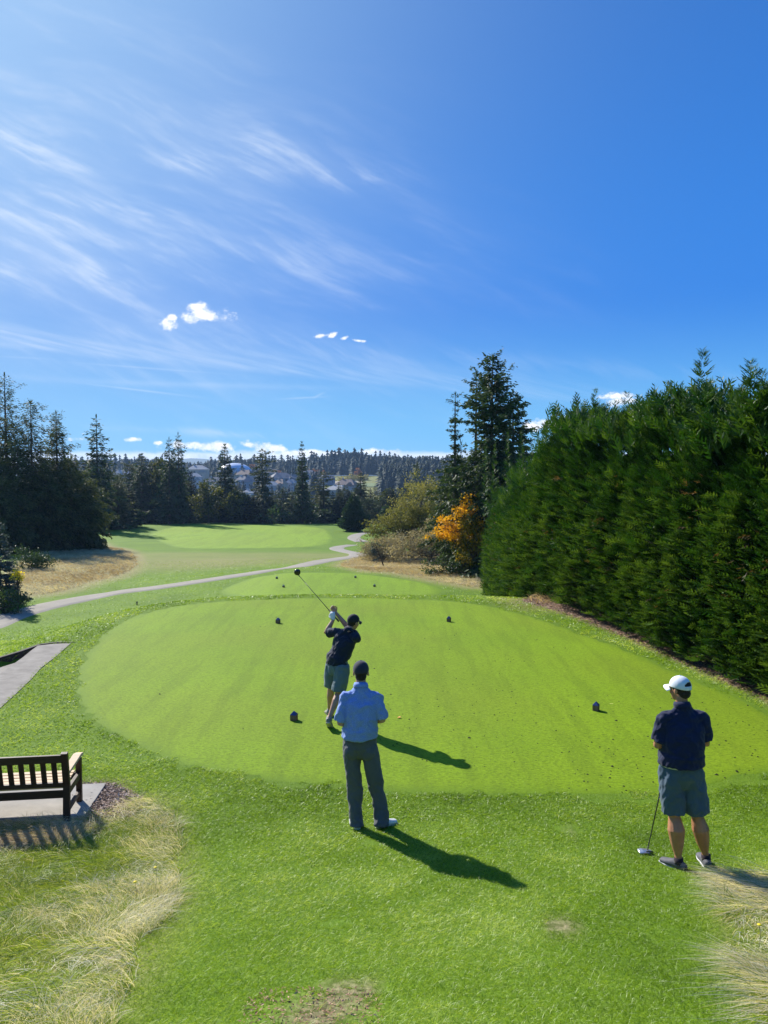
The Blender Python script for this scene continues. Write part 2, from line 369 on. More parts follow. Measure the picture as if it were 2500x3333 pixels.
# strawy worn turf between path and fairway, and round the dry patches
dry=np.maximum(dry,(.62*sst(62,72,y_)*(1-sst(86,100,y_))*(fbm(x_*.12,y_*.06,31)*1.3+.1)*sst(-40,-30,x_)))
dry=np.maximum(dry,(1-sst(0,1.6,pdist(x_,y_,RDRY)))*.9)
dry=np.maximum(dry,(1-sst(0,2.2,pdist(x_,y_,LDRY)))*.9)
dry=np.maximum(dry,(1-sst(-.2,.35,pdist(x_,y_,NDRY)))*.75)
dry=np.maximum(dry,(1-sst(-.2,.35,pdist(x_,y_,RNDRY)))*.75)
dry=np.maximum(dry,sst(185,200,y_)*.6)
soil=(1-sst(.0,.25,pdist(x_,y_,BARK)+.12*(fbm(x_*9,y_*9,3)-.5)))
soil=np.maximum(soil,1-sst(-.05,.25,pdist(x_,y_,MULCH)))
bx,by,_=gp(1020,3290);soil=np.maximum(soil,(1-sst(.05,.26,np.hypot((x_-bx)*.7,y_-by)+.2*(fbm(x_*8,y_*8,4)-.5)))*.8)
for q,w,r in((1220,2745,.06),(1090,3005,.05),(1855,2700,.1),(1830,3020,.1),(1140,3215,.12)):
    bx,by,_=gp(q,w);soil=np.maximum(soil,(1-sst(r*.6,r*1.6,np.hypot((x_-bx)*.8,y_-by)+.08*(fbm(x_*12,y_*12,6)-.5)))*.6)
shadegreen=fbm(x_*.35,y_*.2,77)
gme=npmesh('ground',np.stack([x_,y_,ZZ.ravel()],-1),quads=Q,attrs={'dry':dry,'soil':soil,'lush':shadegreen},smooth=True)
m,nt,new,lk=newmat('rough_turf');co=objco(nt)
n1=noise_n(nt,co,.35,4);n2=noise_n(nt,mapv(nt,co,(1,.5,1)),6,6,.65);n3=noise_n(nt,mapv(nt,co,(1,.35,1)),38,4,.7)
A_=(.080,.155,.008);B_=(.155,.255,.012)
c=mixc(nt,(n1*1.4-.3+(n2-.5)*1.1).clamp(),A_,B_)
c=mixc(nt,n3.sm(.45,.75)*.5,c,(.20,.29,.06))
c=mixc(nt,(attr(nt,'dry')*(n2*.9+.5)).clamp(),c,mixc(nt,n3,(.17,.15,.05),(.42,.34,.17)))
vo=nt.nodes.new('ShaderNodeTexVoronoi');vo.inputs['Scale'].default_value=22;lk(co,vo.inputs['Vector'])
bc=nt.nodes.new('ShaderNodeSeparateColor');lk(vo.outputs['Color'],bc.inputs[0])
c=mixc(nt,.55,c,(.035,.075,.006)) if 0 else c
c=mixc(nt,(attr(nt,'soil')+(n2-.5)*.3).clamp()*1.,c,mixc(nt,E(nt,bc.outputs[0])*n3*1.6,(.06,.038,.026),(.42,.30,.22)))
finish(nt,c,.85,.12,bump=n2*.5+n3*.5,bstr=.55,bdist=.05);MT_rough=m
ground=link('ground',gme,m);tag(ground,kind='structure')
def drape(name,poly,mat,step,zoff,kind='structure',attrs=None,zf=None,fr=0):
    poly=np.asarray(poly,float);x0,y0=poly.min(0);x1,y1=poly.max(0)
    gx,gy=np.meshgrid(np.arange(x0,x1,step),np.arange(y0,y1,step));gx=gx.ravel();gy=gy.ravel()
    k=pdist(gx,gy,poly)<-step*.35;pts=[Vector(p) for p in poly]+[Vector((a,b)) for a,b in zip(gx[k],gy[k])]
    n=len(poly);r=delaunay_2d_cdt(pts,[(i,(i+1)%n) for i in range(n)],[],1,1e-5)
    v=np.array([tuple(p) for p in r[0]]);z=(T(v[:,0],v[:,1]) if zf is None else zf(v[:,0],v[:,1]));dd=-pdist(v[:,0],v[:,1],poly);z=z+(zoff*sst(0,step*.9,dd)-.012*(1-sst(0,step*.5,dd)) if fr else zoff)
    tris=np.array([f for f in r[2] if len(f)==3])
    a=v[tris[:,1]]-v[tris[:,0]];b=v[tris[:,2]]-v[tris[:,0]];fl=(a[:,0]*b[:,1]-a[:,1]*b[:,0])<0;tris[fl]=tris[fl][:,::-1]
    me=npmesh(name,np.column_stack([v,z]),tris=tris,smooth=True,attrs={'edge':(1-sst(0,fr,-pdist(v[:,0],v[:,1],poly)))} if fr else None)
    return tag(link(name,me,mat),kind=kind)
def mown(name,A_,B_,C_,sc=1.):
    m,nt,new,lk=newmat(name);co=objco(nt)
    n1=noise_n(nt,mapv(nt,co,(1,.6,1)),.45*sc,5,.6);n2=noise_n(nt,mapv(nt,co,(1,.45,1)),7*sc,5,.6);n3=noise_n(nt,mapv(nt,co,(.55,1,1)),44*sc,3,.8)
    c=mixc(nt,((n1-.5)*2.2+.5).clamp(),A_,B_)
    c=mixc(nt,(n2.sm(.5,.78)*.45),c,C_)
    n5=noise_n(nt,mapv(nt,co,(1,.10,1)),3.2*sc,4,.65);c=mixc(nt,n5.sm(.47,.62)*.42,c,tuple(x*.70 for x in A_))
    n6=noise_n(nt,co,.22*sc,2,.5);c=mixc(nt,n6.sm(.35,.65)*.35,c,tuple(x*y for x,y in zip(C_,(1.0,.86,.9))))
    n4=noise_n(nt,mapv(nt,co,(.55,1,1)),30*sc,3,.8)
    c=mixc(nt,n4.sm(.48,.62)*.75,c,tuple(x*.62 for x in A_))
    c=mixc(nt,n3.sm(.52,.68)*.6,c,tuple(x*1.5 for x in C_))
    eg=attr(nt,'edge');c=mixc(nt,(eg*1.5-.25+(n2-.5)*1.2+(n3-.5)*.6).clamp()*.9,c,mixc(nt,n4,(.085,.165,.006),(.155,.255,.010)))
    finish(nt,c,.8,.15,bump=n3*.7+n2*.3,bstr=.8,bdist=.016/sc);return m
MT_tee=mown('mown_tee',(.148,.250,.004),(.210,.335,.003),(.200,.290,.012))
MT_ftee=mown('mown_front_tee',(.165,.280,.008),(.205,.330,.006),(.18,.29,.02),.5)
MT_fair=mown('mown_fairway',(.185,.300,.012),(.225,.345,.010),(.18,.29,.02),.2)
drape('tee_box',TEE,MT_tee,.3,.006,fr=.5)
drape('front_tee_box',FTEE,MT_ftee,.45,.03,fr=.7)
drape('fairway',FAIR,MT_fair,1.0,.05,fr=1.3)
def ribbon(name,line,w,mat,zoff,thick=0):
    line=np.asarray(line);d=np.gradient(line,axis=0);d/=np.linalg.norm(d,axis=1)[:,None];nrm=np.stack([-d[:,1],d[:,0]],1)
    ws=w*(1+.06*(fbm(np.arange(len(line))*.6,np.zeros(len(line)),3)-.5)*2)
    k=9;V_=[]
    for i in range(len(line)):
        for j in range(k):
            p=line[i]+nrm[i]*ws[i]*(j/(k-1)-.5);edge=(abs(j/(k-1)-.5)>.49)
            V_.append((p[0],p[1],float(T(p[0],p[1]))+(zoff if not edge else -.06)))
    ii=np.arange(len(line)*k).reshape(len(line),k);q=np.stack([ii[:-1,:-1],ii[:-1,1:],ii[1:,1:],ii[1:,:-1]],-1).reshape(-1,4)
    return tag(link(name,npmesh(name,V_,quads=q[:,::-1],smooth=True),mat),kind='structure')
m,nt,new,lk=newmat('worn_asphalt');co=objco(nt);a=noise_n(nt,co,.8,5);b=noise_n(nt,co,9,5,.7);e=noise_n(nt,co,60,2)
finish(nt,mixc(nt,(a*.6+b*.5-.05).clamp(),(.20,.178,.14),(.42,.38,.315)),.9,.2,bump=b+e,bstr=.3,bdist=.02);MT_path=m
# densify path line
def dens(l,s):
    out=[l[0]]
    for p in l[1:]:
        n=max(1,int(np.hypot(*(p-out[-1]))/s));q=out[-1]
        for i in range(1,n+1):out.append(q+(p-q)*i/n)
    return np.array(out)
ribbon('cart_path',dens(cart,.6),2.3,MT_path,.05)
ribbon('path_beyond',dens(cart2,1.),2.6,MT_path,.05)
# ---------------- vegetation helpers ------
def unit(a):return a/np.maximum(np.linalg.norm(a,axis=-1,keepdims=True),1e-9)
def rdir(r,n):return unit(r.normal(size=(n,3)))
def cards(P,D,L,Wd,r,nrm=None):
    "elongated diamonds: base P, direction D, length L, width Wd"
    n=len(P);D=unit(D);s=unit(np.cross(D,rdir(r,n) if nrm is None else nrm))
    L=np.broadcast_to(L,(n,))[:,None];Wd=np.broadcast_to(Wd,(n,))[:,None]
    V=np.stack([P,P+D*L*.45+s*Wd*.5,P+D*L,P+D*L*.45-s*Wd*.5],1)
    return V
class CL:
    "card list with tints"
    def __init__(s):s.V=[];s.t=[]
    def add(s,V,t):s.V.append(V.reshape(-1,4,3));s.t.append(np.broadcast_to(t,(len(s.V[-1]),)))
    def mesh(s,name):
        V=np.concatenate(s.V);t=np.concatenate(s.t);n=len(V)
        return npmesh(name,V.reshape(-1,3),quads=np.arange(n*4).reshape(n,4),attrs={'tint':np.repeat(t,4)})
def long_blades(name,P,D,L,Wd,bend,tint,r):
    n=len(P);D=unit(D);s=unit(np.cross(D,rdir(r,n)));L=L[:,None];Wd=Wd[:,None];C=lambda t:P+D*L*t*(1-.1*t)+bend*L*.55*t*t
    V=[]
    for t,w in((0,.5),(.3,.46),(.58,.36),(.82,.2)):V+=[C(t)-s*Wd*w,C(t)+s*Wd*w]
    V=np.stack(V+[C(1.)],1);i=np.arange(n)[:,None]*9
    q=np.concatenate([i+np.array([[0,1,3,2]]),i+np.array([[2,3,5,4]]),i+np.array([[4,5,7,6]])])
    return npmesh(name,V.reshape(-1,3),quads=q,tris=i+np.array([[6,7,8]]),attrs={'tint':np.repeat(tint,9)})
def blades_mesh(name,P,D,L,Wd,bend,tint,r):
    "grass blades: strip of two quads + tip, curving over towards bend"
    n=len(P);D=unit(D);s=unit(np.cross(D,rdir(r,n)));L=L[:,None];Wd=Wd[:,None]
    a=P+D*L*.5+bend*(L*.14);b=P+D*L*.9+bend*L*.55
    V=np.stack([P-s*Wd*.5,P+s*Wd*.5,a+s*Wd*.4,a-s*Wd*.4,b],1)
    i=np.arange(n)[:,None]*5
    return npmesh(name,V.reshape(-1,3),quads=i+np.array([[0,1,2,3]]),tris=i+np.array([[3,2,4]]),attrs={'tint':np.repeat(tint,5)})
barkm=plain('bark',(.10,.075,.055),.9,.1,6,.4,.6,.02,stretch=(3,3,.6))
def limb(mb,a,b,r0,r1,n=6,wob=0,r=None):
    a=np.array(a,float);b=np.array(b,float);pts=[a+(b-a)*t for t in np.linspace(0,1,4)]
    if wob:
        for k in(1,2):pts[k]=pts[k]+r.normal(size=3)*wob
    mb.tube([tuple(p) for p in pts],list(np.linspace(r0,r1,4)),n)
# ---- conifers
def conifer(seed,H,R,base=.12,nwh=26,per=7,prof='cone',droop=.25,up=.15,cs=.35,cw=.35,dens=9,ragged=.35,lean=0,gap=0,jit=.15,topthin=1.):
    r=RS(seed);cl=CL();tb=MB()
    lx=r.normal()*lean;ly=r.normal()*lean*.5
    def ax(h):
        t=h/H;return np.array([lx*t*t*H,ly*t*t*H,h])
    hs=np.linspace(0,H,9);tb.tube([tuple(ax(h)) for h in hs],[max(.02,H*.013*(1-h/H)**.8+.015) for h in hs],7)
    lobes=r.uniform(0,6.28,6);amps=r.uniform(-1,1,6)
    for k in range(nwh):
        t=(k+r.uniform(-.4,.4))/nwh;t=min(max(t,0),.995);h=H*(base+(1-base)*t)
        if prof=='cone':w=(1-t)**.85
        elif prof=='fir':w=min((1-t)**.75*1.0,.35+1.1*(1-t)*.8) if t>.05 else .6
        elif prof=='column':w=min(1,(1-t)*2.6)**.8*(.75+.25*math.sin(t*9+seed))
        elif prof=='flat':w=(.95 if t>.93 else .55+.45*math.sin(t*7+1.))*(1 if t<.9 else .8)+.5*(1-t)
        elif prof=='dome':w=min(1,math.sqrt(max(0,1-t**2.2)))
        elif prof=='big':w=min(1,.36+1.25*(1-t))*(.80+.20*math.sin(t*17+1.))
        elif prof=='cedar':w=min(1,(1-t)*2.0)**.62
        elif prof=='thin':w=.5+.5*(1-t)
        elif prof=='egg':w=math.sin(PI*(t*.86+.14))**.7 if t<.6 else ((1-t)/.4)**.7*.95
        w=max(w,.03)
        np_=max(3,int(per*(.6+.4*w*1.2)))
        for j in range(np_):
            if gap and r.rand()<gap:continue
            az=2*PI*(j+r.rand())/np_;lob=sum(a*math.sin(az*(i%3+1)+l+t*5) for i,(l,a) in enumerate(zip(lobes,amps)))*.12
            Lb=R*w*(1+lob)*(1-ragged+2*ragged*r.rand()*r.rand()+.2*ragged)
            u=(up+ .55*t**2)-droop*(1-t);o=ax(h)
            d0=np.array([math.cos(az),math.sin(az),u]);sag=droop*.5*(1-t*.5)
            m=max(2,int(dens*Lb/R*2.2)+1);ts=np.sort(r.uniform(.12,1,m))**.8
            P=o+d0*Lb*ts[:,None];P[:,2]-=sag*Lb*ts**2;P[:,2]+=.25*sag*Lb*ts**4
            if j%2==0 and t<.95:tb.tube([tuple(o),tuple(o+d0*Lb*.5-np.array([0,0,sag*Lb*.25])),tuple(P[-1])],[.018*H*(1-t)*.35+.01,.012,.006],3,False)
            q=3;PP=np.repeat(P,q,0)+r.normal(size=(m*q,3))*cs*jit
            side=np.array([-math.sin(az),math.cos(az),0]);sg=r.uniform(-1,1,m*q)[:,None]
            DD=d0*.7+side*sg*1.1+np.array([0,0,-.45*droop*2])+r.normal(size=(m*q,3))*.28
            sz=cs*(1-.45*t)*r.uniform(.6,1.25,m*q)*(1-.35*np.repeat(ts,q))
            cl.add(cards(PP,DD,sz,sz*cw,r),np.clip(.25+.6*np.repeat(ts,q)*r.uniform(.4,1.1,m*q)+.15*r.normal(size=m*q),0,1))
    P=ax(H*.985)[None]+np.zeros((6,3));cl.add(cards(P,np.array([0,0,1])+r.normal(size=(6,3))*.22,cs*.9,cs*.15,r),.6)
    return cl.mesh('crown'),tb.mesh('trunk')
# ---- broadleaved crowns: clumps in blobs
def leafy(seed,blobs,n,ls,lw=.7,clump=.35,nc=None,trunkpts=None,tint=None,twigs=0,updir=.2,shell=.55):
    r=RS(seed);cl=CL();tb=MB();w=np.array([b[3]*b[4]*b[5] for b in blobs],float)**.67;w/=w.sum()
    nc=nc or max(20,n//28);bi=r.choice(len(blobs),nc,p=w);B=np.array(blobs)[bi]
    d=rdir(r,nc);rr=(shell+(1-shell)*r.rand(nc)**.7)*(1+.12*r.normal(size=nc));C=B[:,:3]+d*rr[:,None]*B[:,3:6]
    C[:,2]=np.maximum(C[:,2],.05)
    ci=r.choice(nc,n);P=C[ci]+r.normal(size=(n,3))*clump*np.array([1,1,.7])
    P[:,2]=np.abs(P[:,2]);D=d[ci]*.5+r.normal(size=(n,3))*.8+np.array([0,0,updir])
    ct=r.rand(nc);t=np.clip(.55*ct[ci]+.45*r.rand(n),0,1)
    if tint is not None:t=tint(P,t,r)
    sz=ls*r.uniform(.6,1.3,n);cl.add(cards(P,D,sz,sz*lw,r),t)
    base=np.array([B[:,0].mean(),B[:,1].mean(),0]) if trunkpts is None else np.array(trunkpts[0])
    hub=np.array([*base[:2],max(b[2] for b in blobs)*.55]) if trunkpts is None else np.array(trunkpts[1])
    tr=.03*max(b[2]+b[5] for b in blobs)*.6+.02;limb(tb,base,hub,tr,tr*.6,8,.04,r)
    for k in range(min(26,nc)):limb(tb,hub*(1)-np.array([0,0,hub[2]*.5*r.rand()]),C[k],tr*.4,.012,4,.12,r)
    if twigs:
        k=r.choice(nc,twigs);A=base+(hub-base)*r.rand(twigs)[:,None];
        Bp=C[k]+r.normal(size=(twigs,3))*clump*1.4;
        for a,b in zip(A,Bp):limb(tb,a,b,.02,.006,3,.1,r)
    return cl.mesh('crown'),tb.mesh('trunk')
def maketree(name,label,cat,meshes,mat,loc,group=None,rz=0,sc=1,tm=None):
    o=empty(name,loc,rz);o.scale=(sc,sc,sc) if not hasattr(sc,'__len__') else sc;tag(o,label,cat,group)
    link('crown',meshes[0],mat,o);link('trunk',meshes[1],tm or barkm,o);return o
def ground_at(px,D):
    p=at(px,1600,D);return p.x,p.y,float(T(p.x,p.y))-.05
def hfor(topy,px,D):
    p=at(px,topy,D);return p.z-float(T(p.x,p.y))
# ---- materials
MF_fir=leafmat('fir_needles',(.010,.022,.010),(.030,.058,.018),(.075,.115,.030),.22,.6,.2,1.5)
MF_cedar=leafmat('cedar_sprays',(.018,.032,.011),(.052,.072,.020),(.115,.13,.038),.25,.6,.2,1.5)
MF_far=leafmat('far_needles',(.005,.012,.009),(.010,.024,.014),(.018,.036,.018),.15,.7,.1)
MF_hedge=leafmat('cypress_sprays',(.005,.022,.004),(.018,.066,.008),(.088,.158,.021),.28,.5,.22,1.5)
MF_yel=leafmat('yellowing_leaves',(.022,.036,.008),(.06,.075,.014),(.20,.20,.03),.3,.6,.2)
MF_will=leafmat('willow_leaves',(.055,.065,.018),(.15,.16,.045),(.31,.29,.11),.35,.6,.2)
MF_bare=leafmat('twiggy_leaves',(.13,.11,.07),(.28,.25,.17),(.54,.49,.37),.3,.7,.2)
MF_org=leafmat('maple_leaves',(.035,.08,.010),(.50,.30,.015),(.82,.43,.02),.4,.55,.2,1.3)
MF_spruce=leafmat('blue_needles',(.02,.04,.04),(.05,.08,.08),(.12,.16,.16),.15,.6,.3)
MF_shrub=leafmat('dark_shrub_leaves',(.012,.03,.010),(.035,.07,.018),(.08,.13,.03),.25,.5,.35)
# ============ the hedge ============
def hedge():
    r=RS(11);foot=smooth_line(HEDGE_FOOT,14);seg=np.linalg.norm(np.diff(foot,axis=0),axis=1);cum=np.concatenate([[0],np.cumsum(seg)]);LT=cum[-1]
    def fp(s):
        return np.stack([np.interp(s,cum,foot[:,0]),np.interp(s,cum,foot[:,1])],-1)
    def nrm(s):
        a=fp(s+.2)-fp(s-.2);a=unit(a);return np.stack([-a[:,1],a[:,0]],-1)
    TH=2.6
    def topz(s):   # uneven top line, 5.0 - 5.6 m
        return 4.55+.45*fbm(s*.45,s*0,41)+1.1*(vn(s*1.1,s*0+3,42)-.5)+.35*sst(12,30,s)-.55*sst(LT-13,LT,s)
    root=empty('cypress_hedge',(6.5,20,0));tag(root,'tall clipped dark green cypress hedge running along the right side of the tee','hedge')
    # --- spray template: main axis + side twigs (feathery)
    def sprays(C,A,Nn,Ls,tint,nt_=8):
        n=len(C);A=unit(A);S_=unit(np.cross(A,Nn));out=[];tt=[]
        curve=np.cross(S_,A)
        out.append(np.stack([C,C+A*Ls*.5+S_*Ls*.035,C+A*Ls*1.02,C+A*Ls*.5-S_*Ls*.035],1));tt.append(tint)
        for k in range(nt_):
            f=.12+.74*k/(nt_-1);sg=1 if k%2 else -1;jt=r.normal(size=(n,1))*.12
            p=C+A*Ls*f;d=unit(A*(.95+jt)+S_*sg*(.75+jt)-curve*.12*r.rand(n,1));l=Ls*(.50*(1-f*.62))*(.85+.3*r.rand(n,1))
            w=l*.125;s2=unit(np.cross(d,Nn+r.normal(size=(n,3))*.35))
            out.append(np.stack([p,p+d*l*.45+s2*w,p+d*l,p+d*l*.45-s2*w],1));tt.append(np.clip(tint+.08*(k/nt_),0,1))
        return np.concatenate(out),np.concatenate(tt)
    # density per metre falls with distance
    cl=CL()
    def lay(n,sr,kind):
        s=r.rand(n*3)*LT;dens=np.clip((16./np.maximum(fp(s)[:,1],6))**1.35,.12,1.6)/1.6;s=s[r.rand(n*3)<dens];n2=len(s)
        f=fp(s);nn=nrm(s);tz=topz(s);h=r.rand(n2)**.92
        bul=.26*np.sin(np.clip(h,0,1)*PI)**.6+.34*(fbm(s*.75,h*2.6,51)-.5)+.40*(fbm(s*2.2,h*8,52)-.5)-.10*sst(.30,.5,np.abs((s/1.7)%1-.5))*h
        taper=-.55*h**2.2
        off=bul+taper-.10-r.rand(n2)**1.5*.35
        P=np.zeros((n2,3));gz=T(f[:,0],f[:,1]);q=f+nn*off[:,None];P[:,:2]=q;P[:,2]=gz+.10+h*(tz-.1)
        if kind=='back':P[:,:2]=f-nn*(TH+off[:,None]*.8)
        out=np.column_stack([nn,np.zeros(n2)])*(1 if kind!='back' else -1)
        tang=np.column_stack([nn[:,1],-nn[:,0],np.zeros(n2)])   # along +s -> away
        A=out*.95+tang*r.normal(size=(n2,1))*.30-tang*.22+np.array([0,0,1.])*(.12+.45*r.rand(n2,1)+.8*h[:,None]**5)
        L=(.17+.27*r.rand(n2,1)**1.3)*np.clip(P[:,1:2]/18,1.,1.6)
        Nn=unit(np.cross(A,tang)+.5*r.normal(size=(n2,3)))
        dp=fbm(s*.8,h*4.2,51);t=np.clip(.05+.5*fbm(s*3,h*16,53)+.35*r.rand(n2)+.65*(off-off.mean())+.38*(r.rand(n2)<.13),0,1)  # tint paints in shade on inner sprays and sunlit tips on outer ones
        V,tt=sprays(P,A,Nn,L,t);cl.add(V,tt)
    lay(27000,1,'front');lay(1600,1,'back')
    # top layer
    n=6500;s=r.rand(n*2)*LT;s=s[r.rand(n*2)<np.clip((16./np.maximum(fp(s)[:,1],6))**1.2,.15,1)];n=len(s)
    f=fp(s);nn=nrm(s);w=r.rand(n);P=np.column_stack([f-nn*(w*TH-.0)[:,None],T(f[:,0],f[:,1])+topz(s)*(1-.06*r.rand(n))-.1+.25*np.sin(w*PI)])
    A=np.column_stack([nn*(r.normal(size=(n,1))*.4+.25*(1-2*w[:,None])),1.2+0*w])+r.normal(size=(n,3))*.3
    P[:,2]+=.45*r.rand(n)**3;V,tt=sprays(P,A,rdir(r,n),.25+.35*r.rand(n,1),np.clip(.35+.5*r.rand(n),0,1));cl.add(V,tt)
    # end face (far end) and near end
    for s0,sgn in((LT,1),(0.,-1)):
        n=1500;h=r.rand(n);w=r.rand(n);f=fp(np.full(n,s0));nn=nrm(np.full(n,s0-.3));tg=np.column_stack([nn[:,1],-nn[:,0]])*sgn
        P=np.column_stack([f-nn*(w*TH)[:,None]+tg*(.3*r.rand(n,1)+.3*np.sin(h*PI)[:,None]),T(f[:,0],f[:,1])+.1+h*5])
        A=np.column_stack([tg,.4+0*h])+r.normal(size=(n,3))*.4;V,tt=sprays(P,A,rdir(r,n),.38+0*h[:,None],.3+.4*r.rand(n));cl.add(V,tt)
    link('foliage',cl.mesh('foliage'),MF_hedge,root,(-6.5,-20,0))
    # added solid core stopping light leaks; inner shade put into its dark colour
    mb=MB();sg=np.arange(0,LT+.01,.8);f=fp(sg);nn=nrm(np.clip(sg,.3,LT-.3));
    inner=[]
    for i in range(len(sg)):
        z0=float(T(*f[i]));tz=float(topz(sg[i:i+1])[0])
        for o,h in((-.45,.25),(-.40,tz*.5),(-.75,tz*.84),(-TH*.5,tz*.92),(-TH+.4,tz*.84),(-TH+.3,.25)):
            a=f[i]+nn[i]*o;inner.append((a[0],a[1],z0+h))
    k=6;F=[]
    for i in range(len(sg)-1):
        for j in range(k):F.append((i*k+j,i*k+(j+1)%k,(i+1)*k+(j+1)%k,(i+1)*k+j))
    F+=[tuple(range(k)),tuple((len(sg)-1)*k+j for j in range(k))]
    mb.add(inner,F);mb.build('light_block_core',plain('core_shade',(.012,.018,.008),.95,.05,3,.5,.8,.1),root,loc=(-6.5,-20,0))
    # trunks
    for i,s0 in enumerate(np.arange(1.,LT,1.7)):
        f0=fp(np.array([s0]))[0];n0=nrm(np.array([s0]))[0];c=f0-n0*.75;z=float(T(*c));t=MB();limb(t,(c[0],c[1],z-.05),(c[0]+r.normal()*.1,c[1],z+4.6),.09,.03,7,.05,r)
        t.build('trunk',barkm,root,loc=(-6.5,-20,0))
    dl=CL();n=70;s=r.rand(n)*LT;f=fp(s);nn=nrm(s);h=.15+.7*r.rand(n);P=np.column_stack([f+nn*(.12+.1*r.rand(n))[:,None],T(f[:,0],f[:,1])+h*4.8]);c_=r.choice(n,380);PP=P[c_]+r.normal(size=(380,3))*.10
    V,tt=sprays(PP,np.column_stack([nn[c_],-.3+.5*r.rand(380)])+r.normal(size=(380,3))*.3,rdir(r,380),.10+.12*r.rand(380,1),r.rand(380),4);dl.add(V,tt);link('dead_sprays',dl.mesh('dead_sprays'),leafmat('dead_sprays',(.06,.035,.015),(.20,.12,.05),None,.2),root,(-6.5,-20,0))
    # leaders standing above the clipped line: (px of tip, y of tip, distance, spread)
    for i,(px,py,D,sp) in enumerate([(2285,1130,15.4,1.),(2448,1160,13.9,1.1),(2150,1265,17.4,.6),(2185,1240,16.9,.7),(2235,1262,16.2,.6),(1935,1265,21.0,.75),(2040,1270,19.2,.75),(2115,1275,18,.5),(1985,1312,20.2,.55),(1880,1325,22.5,.5),(1805,1355,24.5,.5),(1775,1372,26,.4),(2375,1262,14.7,.6),(2345,1280,15,.5),(1700,1398,30,.5),(1655,1400,33,.5),(1732,1392,28,.4),(1610,1420,36,.5),(2080,1305,18.6,.5),(1830,1362,23.8,.4),(2420,1250,14.2,.6),(1910,1330,21.7,.4),(2010,1300,19.8,.4),(2480,1200,13.6,.8),(1955,1318,20.8,.4),(1580,1425,38,.45),(1752,1388,27,.4)]):
        tip=at(px,py,D);z0=4.4+T(tip.x,D).item();hgt=tip.z-z0
        if hgt<.35:continue
        lc=CL();n=int(26+hgt*34);t=r.rand(n)**.8;wd=sp*.40*(1-t)**.8*(1+.0*t)+.03
        az=r.uniform(0,2*PI,n);P=np.column_stack([tip.x+0*t+np.sin(t*3+i)*.03,D+0*t,z0+hgt*t*.97])
        A=np.column_stack([np.cos(az),np.sin(az),.55+.5*t]);V,tt=sprays(P,A,unit(np.column_stack([0*t,0*t,1+0*t])+.3*r.normal(size=(n,3))),(wd*1.35+.06)[:,None]*(.7+.5*r.rand(n,1)),np.clip(.35+.5*r.rand(n),0,1),8);lc.add(V,tt)
        o=link('leading_shoot',lc.mesh('leading_shoot'),MF_hedge,root,(-6.5,-20,0))
hedge()
# ============ near right : big fir, thin spire, maple, shrubs ============
x,y,z=ground_at(1600,52);H=hfor(1158,1612,52)
maketree('fir_tree','big broken topped fir rising behind the far end of the hedge','tree',conifer(3,H,3.15,.03,50,9,'big',.55,.25,.55,.38,20,.75,0,.10,.16),MF_fir,(x,y,z))
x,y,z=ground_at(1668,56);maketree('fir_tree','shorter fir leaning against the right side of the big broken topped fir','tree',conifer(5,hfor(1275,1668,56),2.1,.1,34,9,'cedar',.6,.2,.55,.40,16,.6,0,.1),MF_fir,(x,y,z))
x,y,z=ground_at(1480,57);maketree('fir_tree','skinny half bare spire on the left of the big broken topped fir','tree',conifer(8,hfor(1277,1480,57),.75,.05,40,5,'thin',.55,.0,.40,.34,8,.8,.004,.2),MF_fir,(x,y,z))
x,y,z=ground_at(1548,58);maketree('fir_tree','thin second leader half hidden in the left side of the big broken topped fir','tree',conifer(9,hfor(1207,1550,58),.9,.05,36,5,'thin',.45,.0,.45,.34,8,.8,.003,.25),MF_fir,(x,y,z))
x,y,z=ground_at(1500,60);maketree('fir_tree','dark low fir filling the space under the skinny spire','tree',conifer(12,hfor(1440,1500,60),2.4,.02,22,8,'egg',.4,.1,.5,.36,12,.5),MF_fir,(x,y,z))
x,y,z=ground_at(1475,62);maketree('fir_tree','round dark evergreen between the willow and the skinny spire','tree',conifer(14,hfor(1510,1475,62),1.9,.02,20,8,'egg',.4,.1,.5,.36,12,.5),MF_fir,(x,y,z))
bx,by,bz=ground_at(1508,51)
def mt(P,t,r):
    g=vn(P[:,0]*1.6+3,P[:,2]*1.6,71);orange_w=sst(2.1,4.0,P[:,2]-.3*P[:,0]+(g-.5)*3.2)  # share of orange leaves, growing towards the top
    return np.clip(orange_w*(.42+.58*t)+(1-orange_w)*t*.30,0,1)
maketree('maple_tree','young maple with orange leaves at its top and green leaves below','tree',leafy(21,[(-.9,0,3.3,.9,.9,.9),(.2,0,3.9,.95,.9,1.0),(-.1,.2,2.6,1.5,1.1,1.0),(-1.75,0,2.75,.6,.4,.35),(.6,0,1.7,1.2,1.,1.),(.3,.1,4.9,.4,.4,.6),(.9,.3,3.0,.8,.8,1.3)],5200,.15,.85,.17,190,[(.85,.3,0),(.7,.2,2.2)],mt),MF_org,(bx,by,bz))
x,y,z=ground_at(1558,49.5);tm=MB();r_=RS(3);limb(tm,(0,0,0),(-.1,0,3.4),.13,.08,8,.05,r_)
o=empty('dark_shrub',ground_at(1440,51.5));tag(o,'dark glossy shrub in the shade under the orange maple','shrub')
mm=leafy(31,[(0,0,.5,1.5,.8,.6),(1.5,0,.6,1.4,.8,.7),(2.6,.3,.9,.9,.8,1.0)],3000,.15,.5,.16,90,None);link('crown',mm[0],MF_shrub,o);link('trunk',mm[1],barkm,o)
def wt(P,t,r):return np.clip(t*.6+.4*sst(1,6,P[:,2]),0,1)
x,y,z=ground_at(1345,74)
